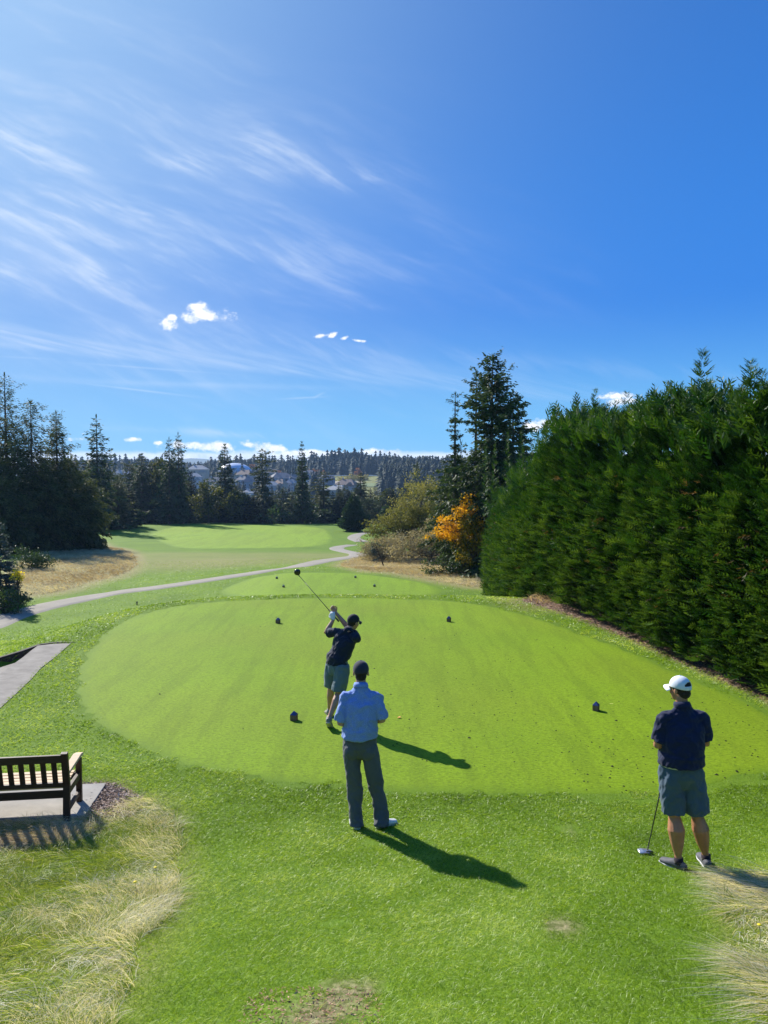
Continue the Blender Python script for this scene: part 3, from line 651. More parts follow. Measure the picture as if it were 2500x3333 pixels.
maketree('willow_tree','tall yellow green willow thicket right of the dark cone shaped tree','tree',leafy(41,[(.7,0,5.8,1.9,1.6,2.2),(-.7,0,3.9,2.1,1.6,1.8),(1.8,0,3.4,2.2,1.8,2.2),(-2.2,0,2.6,2.1,1.6,1.8),(0,-.3,1.8,3.4,1.6,1.8)],17000,.22,.36,.26,480,None,wt,60,.4,.35),MF_will,(x,y,z),sc=1.05)
x,y,z=ground_at(1246,70)
maketree('bare_bush','pale brown nearly leafless bush where the cart path bends','bush',leafy(43,[(-.3,0,1.1,1.6,1.,1.1),(1.,0,1.2,1.5,1.,1.25),(-1.2,0,.8,1.,.8,.8)],9500,.15,.34,.2,260,None,None,50,.5,.3),MF_bare,(x,y,z),sc=1.05)
x,y,z=ground_at(1350,67)
maketree('bare_bush','grey brown twiggy bush at the foot of the tall willow thicket','bush',leafy(44,[(-.6,0,1.1,1.4,1.,1.2),(1.3,0,1.4,1.6,1.,1.5),(2.6,0,1.2,1.2,1.,1.2)],9500,.15,.34,.2,260,None,None,50,.5,.3),MF_bare,(x,y,z),sc=1.25)
# the small leaning pine, half dead
x,y,z=gp(1250,1846);r_=RS(9);o=empty('leaning_pine',(x,y,z-.03));tag(o,'small sparse pine leaning to the left in the dry grass by the front tee','tree')
tb=MB();tip=np.array([-.75,0,2.0]);tb.tube([(0,0,0),(-.22,0,.7),(-.5,0,1.4),tuple(tip)],[.055,.045,.03,.012],7);cl=CL()
for k in range(26):
    f=.3+.68*r_.rand();a=tip*np.array([f**1.15,1,f]);az=r_.uniform(0,2*PI);sd_=(-1 if r_.rand()<.72 else 1);L=(.95-.5*f)*r_.uniform(.5,1.1);b=a+np.array([sd_*L*.9,math.sin(az)*.4*L,r_.uniform(-.45,.1)*L])
    m_=(a+b)/2+np.array([0,0,.08*L]);tb.tube([tuple(a),tuple(m_),tuple(b)],[.016,.011,.005],4)
    if sd_<0 or r_.rand()<.35:
        n=26;t=r_.uniform(.35,1,n)[:,None];P=a+(b-a)*t+np.array([0,0,.05*L])*(1-t);cl.add(cards(P,(b-a)[None]*.6+r_.normal(size=(n,3))*.4,.17,.03,r_),r_.rand(n))
link('crown',cl.mesh('crown'),MF_spruce,o);tb.build('trunk',barkm,o)
# ============ left cedars ============
cedars=[(24,1216,94,3.9,61,'tallest shaggy cedar at the left edge of the picture'),(106,1305,92,3.1,62,'second tallest shaggy cedar from the left edge'),(188,1341,95,2.4,63,'thin see-through cedar top right of the two tallest cedars')]
for px,ty,D,R,sd_,lb in cedars:
    x,y,z=ground_at(px,D);H=hfor(ty,px,D)
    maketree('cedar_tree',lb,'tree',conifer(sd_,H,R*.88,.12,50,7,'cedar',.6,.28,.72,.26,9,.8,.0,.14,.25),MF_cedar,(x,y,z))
for i,(px,ty,D,R,lb) in enumerate([(60,1440,90,3.4,'dense cedar filling the gap below the two tallest left cedars'),(150,1500,93,3.2,'dense dark cedar standing under the see-through cedar top'),(232,1490,97,3.2,'broad dark cedar at the right of the left cedar clump'),(278,1570,99,2.6,'low dark cedar nearest the fairway on the left'),(-30,1330,92,3.4,'tall cedar cut by the left edge of the picture'),(0,1560,86,3.,'bushy cedar low down at the left edge behind the blue spruce')]):
    x,y,z=ground_at(px,D);H=hfor(ty,px,D)
    maketree('cedar_tree',lb,'tree',conifer(70+i,H,R*.88,[.03,.10,.04,.12,.06,.03][i],34,9,'cedar',.6,.3,.8,.30,11,.75,.0,.08,.22),MF_cedar,(x,y,z))
x,y,z=ground_at(-8,46);maketree('spruce_tree','blue grey spruce at the left edge beside the dry grass mound','tree',conifer(81,hfor(1690,-8,46),1.7,.0,22,11,'cone',.25,.15,.36,.3,12,.35),MF_spruce,(x,y,z))
x,y,z=ground_at(20,43);maketree('dark_shrub','dark green shrub at the left edge in front of the blue spruce','shrub',leafy(33,[(0,0,.7,1.,.8,.75),(-.9,0,.6,1.,.8,.8)],2600,.12,.5,.14,80),MF_shrub,(x,y,z))
x,y,z=ground_at(80,68);maketree('dark_shrub','wide dark shrub in the shade beside the left dry grass mound','shrub',leafy(34,[(0,0,.9,1.6,1.2,1.0),(1.4,0,.6,1.2,1.,.7)],2600,.18,.5,.2,80),MF_shrub,(x,y,z))
x,y,z=ground_at(48,44.5);o=maketree('sapling','tiny sapling with bright yellow leaves beside the blue spruce','tree',leafy(35,[(0,0,2.0,.28,.25,.3)],260,.11,.8,.1,14,[(0,0,0),(0,0,1.7)]),leafmat('bright_yellow_leaves',(.45,.38,.02),(.75,.6,.03),None,.4),(x,y,z))
# ============ trees beyond the fairway ============
protos=[conifer(101,20,3.1,.10,34,8,'fir',.35,.15,1.0,.34,8,.5),conifer(102,20,3.6,.08,32,8,'fir',.45,.1,1.1,.34,8,.65,0,.12),conifer(103,20,2.4,.08,34,8,'cone',.3,.15,.9,.34,8,.45),
 conifer(104,20,4.2,.02,26,9,'egg',.4,.15,1.2,.36,8,.45),conifer(105,20,2.6,.2,30,6,'thin',.5,.0,1.1,.34,8,.8,0,.25),conifer(106,20,4.,.02,24,10,'dome',.3,.2,1.2,.36,8,.4)]
def fartree(k,px,ty,D,w,label,mat=None,name='fir_tree',group=None,rz=None,jy=0):
    "w = full width in photo pixels"
    x,y,z=ground_at(px,D);H=hfor(ty,px,D);base=[3.1,3.6,2.4,4.2,2.6,4.][k]
    sz=H/20;sx=(w/2500*D/2)/base
    o=empty(name,(x,y+jy,z),(px*1.7)%6.28 if rz is None else rz);o.scale=(sx,sx,sz);tag(o,label,'tree',group)
    for nm,me,mt_ in(('crown',protos[k][0],mat or MF_fir),('trunk',protos[k][1],barkm)):
        c=bpy.data.objects.new(nm,me);COL.objects.link(c);c.parent=o
        if not me.materials:me.materials.append(None)
        c.material_slots[0].link='OBJECT';c.material_slots[0].material=mt_
    return o
main=[(1,318,1358,150,165,'tall fir with wide drooping branches right of the left cedar clump'),(1,552,1428,178,105,'left and shorter of the twin firs at the left end of the fairway'),(1,582,1414,180,110,'right and taller of the twin firs at the left end of the fairway'),
 (0,733,1448,190,110,'dark fir in front of the white dome'),(4,854,1466,192,90,'open branched fir between the white dome and the tallest middle fir'),(2,984,1439,184,72,'slender dark fir with a bare trunk behind the middle of the fairway'),
 (4,1054,1537,192,80,'flat topped pine just right of the slender dark fir'),(2,1103,1590,190,72,'short grey green fir two trees right of the slender dark fir'),(0,463,1479,185,130,'broad fir halfway between the wide drooping fir and the twin firs'),
 (4,1358,1508,150,44,'narrow dark fir rising above the yellow green willow'),(2,1174,1540,200,90,'tall thin grey green tree behind the dark cone shaped tree'),(3,923,1585,196,70,'short dark fir left of the slender dark fir')]
for k,px,ty,D,w,lb in main:fartree(k,px,ty,D,w,lb,MF_cedar if k==4 or 'grey green' in lb else MF_fir)
x,y,z=gp(1152,1729);H=at(1148,1611,y).z-z
maketree('conical_tree','dense dark cone shaped evergreen where the cart path disappears','tree',conifer(111,H,52/2500*y*1.02,.0,44,16,'cone',.1,.5,.55,.4,18,.16,jit=.25),leafmat('conical_tree_sprays',(.006,.016,.006),(.015,.04,.012),(.04,.08,.02),.2),(x,y,z-.05))
yl=[(675,1561,182,110,'yellow green broadleaved tree in front of the dark fir by the dome'),(521,1475,186,60,'yellow topped tree left of the twin firs'),(780,1600,184,100,'olive broadleaved tree right of the dark fir by the dome'),(1260,1590,200,90,'olive green broadleaved tree between the cone shaped tree and the willow')]
for i,(px,ty,D,w,lb) in enumerate(yl):
    x,y,z=ground_at(px,D);H=hfor(ty,px,D);R=w/2500*D/2
    maketree('broadleaf_tree',lb,'tree',leafy(120+i,[(0,0,H*.72,R*.7,R*.6,H*.25),(-R*.35,0,H*.5,R*.7,R*.6,H*.22),(R*.4,0,H*.42,R*.7,R*.6,H*.25),(0,0,H*.25,R*.8,R*.6,H*.2)],3000,.55,.6,.5,90),MF_yel,(x,y,z))
r_=RS(5);k=0
def shore(px):   # silhouette heights of the dark belt
    return np.interp(px,[180,300,380,470,560,640,700,780,860,920,1000,1080,1140,1200,1260,1330,1420,1500],[1500,1500,1530,1500,1500,1560,1590,1600,1590,1600,1590,1600,1570,1560,1585,1600,1570,1560])
for row,(D,dy,st) in enumerate([(188,20,37),(200,5,45),(216,-8,52)]):
    px=200+row*13
    while px<1490:
        w=r_.uniform(62,104);ty=shore(px)+dy+r_.uniform(-26,48);DD=D+r_.uniform(-4,6) if px>420 else D-28+r_.uniform(-4,6)
        if abs(px-984)<26 and row==0:px+=30
        kk=int(r_.choice([0,1,3,3,5,2,5]))
        fartree(kk,px,ty,DD,w,'dark evergreen in the shaded belt of trees behind the fairway',[MF_fir,MF_cedar,MF_far][int(r_.choice([0,1,2]))],group='dark evergreens behind the fairway')
        px+=st*r_.uniform(.75,1.25);k+=1
# low brush under the belt
r2=RS(19)
for px in range(240,1420,62):
    D=184 if px>420 else 158;D+=r2.uniform(-3,3)
    if 1090<px<1215:continue
    x,y,z=ground_at(px+r2.uniform(-10,10),D);R=r2.uniform(2.4,4)
    maketree('understorey_bush','low dark bush in the shade at the foot of the tree belt','bush',leafy(200+px,[(0,0,R*.45,R,R*.5,R*.5),(R*.7,0,R*.6,R*.7,R*.5,R*.6)],420,.6,.55,.45,30),MF_shrub,(x,y,z),'bushes at the foot of the tree belt')
# ============ far hillside ============
def lowconifer(seed,n=9):
    "small tiered conifer with jagged skirts, height 1, radius .16"
    r=RS(seed);V=[];F=[];t_=[]
    for k in range(n):
        h=.06+.90*k/n;R=.17*(1-k/n)**.8*r.uniform(.8,1.2)+.01;m=9;b=len(V);V.append((0,0,h+.17*(1-.5*k/n)));t_.append(.7)
        for j in range(m):
            a=2*PI*(j+r.rand()*.6)/m;q=R*(1.35 if j%2 else .6)*r.uniform(.5,1.3);V.append((math.cos(a)*q,math.sin(a)*q,h-.02*r.rand()*(j%2)));t_.append(.1+.8*r.rand())
        for j in range(m):F.append((b,b+1+j,b+1+(j+1)%m))
    return np.array(V),np.array(F),np.array(t_)
LC=[lowconifer(300+i) for i in range(6)]
def forest(name,label,pts,mat,group=None):
    Vs=[];Fs=[];ts=[];b=0;r=RS(len(pts))
    for x,y,z,h in pts:
        V,F,t=LC[r.randint(6)];a=r.rand()*6.28;c,s=math.cos(a),math.sin(a);w=h*r.uniform(1.1,1.9)
        Vs.append(np.column_stack([(V[:,0]*c-V[:,1]*s)*w+x,(V[:,0]*s+V[:,1]*c)*w+y,V[:,2]*h+z]));Fs.append(F+b);ts.append(np.clip(t*.6+r.rand()*.4,0,1));b+=len(V)
    me=npmesh(name,np.concatenate(Vs),tris=np.concatenate(Fs),attrs={'tint':np.concatenate(ts)});return tag(link(name,me,mat),label,'forest',group,'stuff')
r_=RS(77);pts=[]
def ridge(px):return np.interp(px,[150,300,420,520,640,700,800,900,1000,1060,1110,1160,1210,1260,1310,1370,1440,1600,2600],[1498,1488,1486,1486,1502,1496,1484,1488,1484,1474,1464,1463,1474,1478,1484,1494,1502,1500,1490])
px=150
while px<2600:
    for D in(900,930,870):
        top=ridge(px)+r_.uniform(2,20)-(0 if r_.rand()>.13 else r_.uniform(6,24))
        x,y,z=ground_at(px+r_.uniform(-4,4),D);h=max(9,hfor(top,px,D))
        if z+h<at(px,1530,D).z-6:continue
        pts.append((x,y,z,h))
    px+=2.5
forest('ridge_forest','dark blue green conifer forest along the top of the far ridge',pts,MF_far)
pts=[]
for i in range(4200):
    px=r_.uniform(1010,2600);D=r_.uniform(560,860);s=(D-560)/300
    if px<1140 and r_.rand()<.6:continue
    if 1035<px<1240 and D<770:continue
    if 980<px<1230 and 600<D<800 and r_.rand()<.75:continue
    x,y,z=ground_at(px,D);pts.append((x,y,z,r_.uniform(13,23)))
forest('hillside_forest','dark conifer forest covering the right part of the far hillside',pts,MF_far)
pts=[]
for i in range(1300):
    px=r_.uniform(100,1050);D=r_.uniform(520,860);x,y,z=ground_at(px,D);pts.append((x,y,z,r_.uniform(5,12)*(1 if D<740 else 1.5)))
forest('hillside_trees','scattered dark trees between the houses on the far hillside',pts,MF_far)
# autumn trees on the hill
au=[(1108,1552,700,30,0),(1128,1543,700,34,0),(1150,1545,702,32,0),(1172,1540,704,30,0),(1190,1546,704,26,0),(1090,1558,696,22,0),(1165,1525,740,30,1),(822,1507,700,18,1),(910,1533,690,28,1),(1020,1520,720,36,1),(1050,1532,720,30,1),(1082,1608,600,14,1),(1060,1560,660,30,1),(800,1534,690,20,1),(640,1532,690,22,1),(1005,1542,700,20,1),(905,1560,650,18,1)]
am=[leafmat('yellow_autumn_leaves',(.16,.16,.02),(.40,.34,.05),None,.3),leafmat('rust_autumn_leaves',(.11,.05,.02),(.30,.12,.03),None,.3)]
ay=leafy(401,[(0,0,.55,.42,.42,.35),(.1,0,.8,.25,.25,.2),(-.15,0,.35,.35,.35,.25)],420,.11,.8,.06,40)
al=leafy(402,[(0,0,.5,.5,.45,.32),(.2,0,.6,.35,.35,.25),(-.25,0,.45,.35,.35,.25)],420,.11,.8,.06,40)
for i,(px,ty,D,w,c) in enumerate(au):
    x,y,z=ground_at(px,D);s=w/2500*D*1.0;H=s*1.05;p=at(px,ty,D);
    o=empty('autumn_tree',(x,y,p.z-H),i*1.3);o.scale=(s,s,H);tag(o,['yellow autumn tree in the row on the far hillside','rusty red autumn tree among the far houses'][c],'tree',['yellow trees in a row on the far hillside','rusty red trees among the far houses'][c])
    mm=(ay,al)[i%2]
    for nm,me,mt_ in(('crown',mm[0],am[c]),('trunk',mm[1],barkm)):
        q=bpy.data.objects.new(nm,me);COL.objects.link(q);q.parent=o
        if not me.materials:me.materials.append(None)
        q.material_slots[0].link='OBJECT';q.material_slots[0].material=mt_
# ---------------- people ------------------
def loftpts(mb,C,AB,side,n=14,round0=True,round1=True):
    "elliptical loft; C centres, AB half axes, side = vector or list of the first axis"
    C=[Vector(c) for c in C];rings=[]
    for i,c in enumerate(C):
        d=(C[min(i+1,len(C)-1)]-C[max(i-1,0)]).normalized();s=Vector(side[i] if isinstance(side,list) else side)
        s=(s-d*s.dot(d));s=s.normalized() if s.length>1e-4 else d.orthogonal().normalized();u=d.cross(s)
        rings.append((c,s,u,d,AB[i][0],AB[i][1]))
    R2=[]
    def ring(c,s,u,a,b):return [c+s*(a*math.cos(2*PI*k/n))+u*(b*math.sin(2*PI*k/n)) for k in range(n)]
    if round0:
        c,s,u,d,a,b=rings[0];m=min(a,b);R2+= [ring(c-d*m*.55*q,s,u,a*w,b*w) for q,w in((1.,.35),(.62,.8))]
    R2+=[ring(c,s,u,a,b) for c,s,u,d,a,b in rings]
    if round1:
        c,s,u,d,a,b=rings[-1];m=min(a,b);R2+= [ring(c+d*m*.55*q,s,u,a*w,b*w) for q,w in((.62,.8),(1.,.35))]
    V=[];F=[]
    for r in R2:V+=r
    for i in range(len(R2)-1):
        for k in range(n):F.append((i*n+k,i*n+(k+1)%n,(i+1)*n+(k+1)%n,(i+1)*n+k))
    F.append(tuple(range(n))[::-1]);F.append(tuple((len(R2)-1)*n+k for k in range(n)));mb.add(V,F)
def ball(mb,c,r,R=None,n=12):
    vs=[];fs=[];c=Vector(c)
    for i in range(1,n):
        for j in range(2*n):
            t=PI*i/n;p=PI*j/n;v=Vector((r[0]*math.sin(t)*math.cos(p),r[1]*math.sin(t)*math.sin(p),r[2]*math.cos(t)));vs.append(c+(R@v if R else v))
    b=2*n
    for i in range(n-2):
        for j in range(b):fs.append((i*b+j,(i+1)*b+j,(i+1)*b+(j+1)%b,i*b+(j+1)%b))
    t=Vector((0,0,r[2]));vs.append(c+(R@t if R else t));vs.append(c-(R@t if R else t));k=len(vs)
    for j in range(b):fs.append((k-2,j,(j+1)%b));fs.append((k-1,(n-2)*b+(j+1)%b,(n-2)*b+j))
    mb.add(vs,fs)
def fused(mb,name,mat,parent,vox=.006,sm_=5,wr=0,seed=0,wf=(9,9,5),zcut=None):
    me=bpy.data.meshes.new('tmp');me.from_pydata(mb.V,[],mb.F);me.update()
    bm=bmesh.new();bm.from_mesh(me);bmesh.ops.recalc_face_normals(bm,faces=bm.faces);bm.to_mesh(me);bm.free()
    o=bpy.data.objects.new('tmp',me);COL.objects.link(o)
    a=o.modifiers.new('r','REMESH');a.mode='VOXEL';a.voxel_size=vox;a.use_smooth_shade=True
    if sm_:b=o.modifiers.new('s','SMOOTH');b.factor=.5;b.iterations=sm_
    dg=bpy.context.evaluated_depsgraph_get();m2=bpy.data.meshes.new_from_object(o.evaluated_get(dg));bpy.data.objects.remove(o);m2.name=name
    if wr:
        n=len(m2.vertices);co=np.zeros(n*3,np.float32);no=np.zeros(n*3,np.float32);m2.vertices.foreach_get('co',co);m2.vertices.foreach_get('normal',no)
        co=co.reshape(-1,3);no=no.reshape(-1,3);w=wf
        f=fbm(co[:,0]*w[0]+co[:,2]*w[2]*.8+9,co[:,2]*w[2]*1.4-co[:,0]*w[0]*.4+co[:,1]*w[1],seed,3)
        g=fbm(co[:,0]*w[0]*.5-co[:,2]*w[2],co[:,2]*w[2]*.6+co[:,1]*w[1]*.7,seed+9,2)
        rdg=1-np.abs(f*2-1)*1.6;dsp=wr*(rdg*.7+(g-.5)*1.2-.3);co=co+no*dsp[:,None]
        m2.vertices.foreach_set('co',co.astype(np.float32).ravel());m2.update()
    for p in m2.polygons:p.use_smooth=True
    return link(name,m2,mat,parent)
def fabric(name,c,var=.12,rough=.85,heather=0,sc=60):
    m,nt,new,lk=newmat(name);co=objco(nt);n=noise_n(nt,co,sc,3,.7);n2=noise_n(nt,co,7,4)
    col=mixc(nt,(n2*.5+n*.5).clamp(),tuple(x*(1-var) for x in c),tuple(x*(1+var) for x in c))
    if heather:col=mixc(nt,noise_n(nt,co,190,1).sm(.48,.62)*heather,col,tuple(min(1,x*1.9) for x in c))
    finish(nt,col,rough,.2,bump=n*.4+n2*.6,bstr=.35,bdist=.006,sheen=.15);return m
def skinmat(name,c):
    m,nt,new,lk=newmat(name);co=objco(nt);n=noise_n(nt,co,14,4)
    p=nt.nodes.new('ShaderNodeBsdfPrincipled');out=nt.nodes.new('ShaderNodeOutputMaterial')
    lk(mixc(nt,n.sm(.3,.7),tuple(x*.88 for x in c),tuple(min(1,x*1.1) for x in c)),p.inputs['Base Color']);p.inputs['Roughness'].default_value=.5
    p.inputs['Subsurface Weight'].default_value=.12;p.inputs['Subsurface Radius'].default_value=(.02,.008,.004);p.inputs['Subsurface Scale'].default_value=.5;lk(p.outputs[0],out.inputs[0]);return m
def hand(mb,wr,dirv,palmn,size=1.,curl=.9,thumb=1,grip=None):
    """wr wrist, dirv fingers' direction, palmn palm-facing normal; thumb side = +-cross"""
    w=Vector(wr);d=Vector(dirv).normalized();n=Vector(palmn);n=(n-d*n.dot(d)).normalized();s=d.cross(n)*thumb
    loftpts(mb,[w-d*.01,w+d*.03*size,w+d*.07*size,w+d*.095*size],[(.027,.021),(.038*size,.019),(.043*size,.018),(.040*size,.014)],s,12)
    for k,(o,l,r0) in enumerate(((.031,.072,.0092),(.0105,.080,.0098),(-.0105,.074,.0094),(-.030,.058,.0084))):
        p=w+d*.093*size+s*o*size;dd=d.copy();pts=[p-d*.015];rr=[r0];a=0
        for j,f in enumerate((.45,.30,.25)):
            a+=curl*(.75 if j==0 else 1.)*(1+.08*k);dd=d*math.cos(a)+n*math.sin(a);p=p+dd*l*f*size;pts.append(p.copy());rr.append(r0*(1-.09*(j+1)))
        loftpts(mb,pts,[(r,r) for r in rr],s,8)
    p=w+d*.025*size+s*.030*size;q=p+(d*.5+s*.75+n*.35).normalized()*.042*size;e=q+(d*.85+n*.55+s*.05).normalized()*.030*size;g=e+(d*.7+n*.8-s*.25).normalized()*.024*size
    loftpts(mb,[p,q,e,g],[(.015,.013),(.0115,.0115),(.0102,.010),(.0085,.0085)],n,8)
def person(name,label,loc,J,M,rz=0):
    """J: joints in local metres; x right, y ahead"""
    body=MB();V3=Vector
    g=lambda k:V3(J[k])
    ls,rs=g('ls'),g('rs');lh,rh=g('lh'),g('rh');sax=(rs-ls).normalized();hax=(rh-lh).normalized()
    nk,hd=g('neck'),g('head');pel=(lh+rh)/2;sh=(ls+rs)/2;w=J.get('girth',1.)
    spine=[pel+V3((0,0,-.05)),pel+V3((0,0,.06)),pel.lerp(sh,.32),pel.lerp(sh,.62),pel.lerp(sh,.88),sh.lerp(nk,.35),nk]
    sd_=[hax,hax,hax.lerp(sax,.3),hax.lerp(sax,.7),sax,sax,sax]
    # torso + neck
    loftpts(body,spine,[(.110*w,.070*w),(.138*w,.088*w),(.13*w,.09*w),(.145*w,.10*w),(.150*w,.088),(.085,.062),(.055,.056)],sd_,18)
    Rh=J['hrot']            # head rotation matrix
    up=Rh@V3((0,0,1));hc=hd
    loftpts(body,[sh.lerp(nk,.75),nk.lerp(hc,.35),hc+Rh@V3((0,-.01,-.05))],[(.056,.056),(.055,.058),(.056,.062)],sax,14)
    ball(body,hc+Rh@V3((0,-.012,.03)),(.074,.093,.092),Rh);ball(body,hc+Rh@V3((0,.028,-.045)),(.058,.066,.075),Rh)
    ball(body,hc+Rh@V3((0,.055,-.090)),(.030,.030,.026),Rh);ball(body,hc+Rh@V3((0,.098,-.022)),(.013,.018,.026),Rh,8);ball(body,hc+Rh@V3((0,.074,.012)),(.050,.020,.014),Rh,8)
    ball(body,hc+Rh@V3((0,.088,-.062)),(.024,.010,.010),Rh,8)
    for s in(-1,1):
        ball(body,hc+Rh@V3((s*.078,-.008,-.012)),(.010,.019,.033),Rh,8);ball(body,hc+Rh@V3((s*.040,.062,-.035)),(.022,.02,.02),Rh,8)
    for s,q in(('l',-1),('r',1)):
        a,b,c=g(s+'s'),g(s+'e'),g(s+'w')
        loftpts(body,[a,a.lerp(b,.3),a.lerp(b,.75),b,b.lerp(c,.3),b.lerp(c,.75),c],[(.044,.044),(.046,.046),(.045,.045),(.042,.042),(.044,.044),(.034,.031),(.028,.023)],sax,14)
        hv=J[s+'hand'];hand(body,c,hv[0],hv[1],1.,hv[2],hv[3])
        h,k,an=g(s+'h'),g(s+'k'),g(s+'a');cf=J.get('calf',1.);bk=(V3((0,-1,0)) if not J.get(s+'back') else V3(J[s+'back']))
        hp=h+V3((0,0,0));m1=k.lerp(an,.30)+bk*.018
        if J['leg']=='long':cf*=.8
        ks=.78 if J['leg']=='long' else 1.
        loftpts(body,[hp,hp.lerp(k,.35),hp.lerp(k,.8),k,m1,k.lerp(an,.62)+bk*.006,k.lerp(an,.88),an],[(.075*w,.08),(.072*w,.075),(.060*ks,.060*ks),(.054*ks,.056*ks),(.060*cf,.063*cf),(.046*cf,.048*cf),(.034,.037),(.036,.042)],hax,14)
        f=V3(J[s+'f']).normalized();loftpts(body,[an+V3((0,0,-.02))-f*.03,an+f*.08+V3(J.get(s+'dz',(0,0,-.035)))],[(.035,.035),(.035,.02)],V3((0,0,1)).cross(f),10)
    me_o=fused(body,name,M['skin'],None,.0056,3);me_o.location=loc;me_o.rotation_euler=(0,0,rz);tag(me_o,label,'person')
    root=me_o
    # eyes and brows
    for s in(-1,1):
        e=MB();ball(e,hc+Rh@V3((s*.030,.078,-.004)),(.012,.011,.010),Rh,8);e.build('eye',M['eye'],root,smooth=True)
    # shirt
    sh_=MB();e=.016;gw=J.get('belly',0)
    hem=J.get('hem',.03);sp=[pel+V3((0,0,hem)),pel+V3((0,0,hem+.10)),pel.lerp(sh,.40),pel.lerp(sh,.66),pel.lerp(sh,.90),sh.lerp(nk,.30),sh.lerp(nk,.97)]
    lw=J.get('loose',.02)
    loftpts(sh_,sp,[(.166*w+lw,.122*w+lw+gw),(.163*w+lw,.118*w+lw+gw),(.152*w+lw,.112*w+lw+gw*.9),(.168*w+e,.120*w+e+gw*.4),(.178*w+e,.108+e),(.128+e*.3,.082),(.067,.067)],[hax,hax,hax.lerp(sax,.4),hax.lerp(sax,.75),sax,sax,sax],22,False,True)
    for s in 'lr':
        a,b=g(s+'s'),g(s+'e');sl_=J.get('sleeve',.88)
        inn=sh.lerp(a,.55)+V3((0,0,.02))
        loftpts(sh_,[inn,a],[(.058,.058),(.060,.060)],(0,1,0),16);loftpts(sh_,[a,a.lerp(b,.35),a.lerp(b,sl_)],[(.062,.062),(.070,.070),(.073,.073)],sax,16,True,False)
    so_=fused(sh_,'shirt',M['shirt'],root,.0066,4,J.get('wr',.012)*2.0,J.get('seed',1))
    co_=MB();nd=(hc-nk).normalized();n=26
    vs=[];fs=[]
    for lev,(rr,hh) in enumerate(((.066,-.012),(.063,.030),(.071,.034),(.083,.000),(.078,-.02))):
        for k in range(n):
            a=2*PI*k/n;gap_=1.
            p=nk+sax*math.cos(a)*rr+ (nd.cross(sax))*math.sin(a)*rr*1.02+nd*(hh-(.020 if math.sin(a)>.6 else 0));vs.append(p)
    for i in range(4):
        for k in range(n):fs.append((i*n+k,i*n+(k+1)%n,(i+1)*n+(k+1)%n,(i+1)*n+k))
    co_.add(vs,fs);co_.build('collar',M['shirt'],so_,smooth=True)
    # trousers / shorts
    tr=MB();fl=J['leg'];lo=J.get('legloose',.02);wt_=pel+V3((0,0,.13))
    loftpts(tr,[pel+V3((0,0,-.07)),pel+V3((0,0,.0)),pel+V3((0,0,.07)),wt_],[(.140*w,.106*w+.0),(.174*w+.008,.120*w+.012),(.170*w+.006,.12*w+.01),(.160*w+.004,.112*w+.008)],hax,20,True,False)
    for q in(-1,1):ball(tr,pel+hax*(q*.078*w)+V3((0,-.048,-.03)),(.088*w,.080,.105),None,10)
    for s in 'lr':
        h,k,an=g(s+'h'),g(s+'k'),g(s+'a')
        if fl=='long':
            kk=J.get(s+'kk',(0,0,0));loftpts(tr,[h+V3((0,0,.02)),h.lerp(k,.35),k+V3(kk),k.lerp(an,.5),an+V3((0,0,.03)),an+V3((0,-.01,-.045))],[(.094*w,.108),(.094*w,.10),(.074+lo*.3,.078+lo*.3),(.068+lo*.5,.070+lo*.5),(.066+lo,.074+lo),(.070+lo,.084+lo)],hax,18,True,False)
        else:
            e_=h.lerp(k,J.get('short',.92));loftpts(tr,[h+V3((0,0,.02)),h.lerp(k,.4),e_],[(.096*w,.112),(.094*w+lo*.6,.102+lo*.6),(.088+lo,.090+lo)],hax,18,True,False)
    tro=fused(tr,'trousers' if fl=='long' else 'shorts',M['legs'],root,.0066,3,J.get('twr',.010)*2.5,J.get('seed',1)+30,(8,8,4))
    # waistband, pockets
    wb=MB();loftpts(wb,[pel+V3((0,0,.098)),pel+V3((0,0,.138))],[(.172*w+.008,.124*w+.012),(.168*w+.006,.120*w+.012)],hax,24,False,False);wb.build('belt' if M.get('belt') else 'waistband',M.get('belt',M['legs']),root,smooth=True)
    for s,q in(('l',-1),('r',1)):
        f=V3(J[s+'f']).normalized();an=g(s+'a');zt=J.get(s+'sole');sid=V3((0,0,1)).cross(f).normalized()
        if zt is None:nrm_=V3((0,0,1));F=f
        else:F=V3(zt).normalized();nrm_=sid.cross(F)*-1
        if nrm_.z<0:nrm_=-nrm_
        a0=an-nrm_*.052
        s_=MB();loftpts(s_,[a0-F*.065,a0-F*.02+nrm_*.012,a0+F*.05+nrm_*.006,a0+F*.12-nrm_*.008,a0+F*.185-nrm_*.018],[(.037,.046),(.041,.052),(.044,.043),(.048,.032),(.041,.024)],sid,14)
        sz=fused(s_,'shoe',M['shoe'],root,.005,2)
        so2=MB();b0=an-nrm_*.085;loftpts(so2,[b0-F*.075,b0-F*.02,b0+F*.06,b0+F*.125,b0+F*.20],[(.036,.013),(.041,.013),(.043,.012),(.050,.012),(.036,.011)],sid,14);fused(so2,'sole',M['sole'],sz,.005,1)
        if M.get('sock'):
            k_=MB();loftpts(k_,[an+V3((0,0,-.03)),an+V3((0,0,.030))],[(.045,.056),(.041,.046)],hax,14,False,False);k_.build('sock',M['sock'],root,smooth=True)
    # hair
    hr=MB();ball(hr,hc+Rh@V3((0,-.020,.026)),(.079,.092,.088),Rh);ball(hr,hc+Rh@V3((0,-.052,-.030)),(.062,.052,.058),Rh)
    fused(hr,'hair',M['hair'],root,.005,2,.002,4,(40,40,40))
    # cap
    cp=J['cap'];n=60;vs=[];fs=[];ax_,ay_,az_=.087,.108,.098;c0=hc+Rh@V3((0,-.006,.032))
    hole=cp.get('hole');rows=24
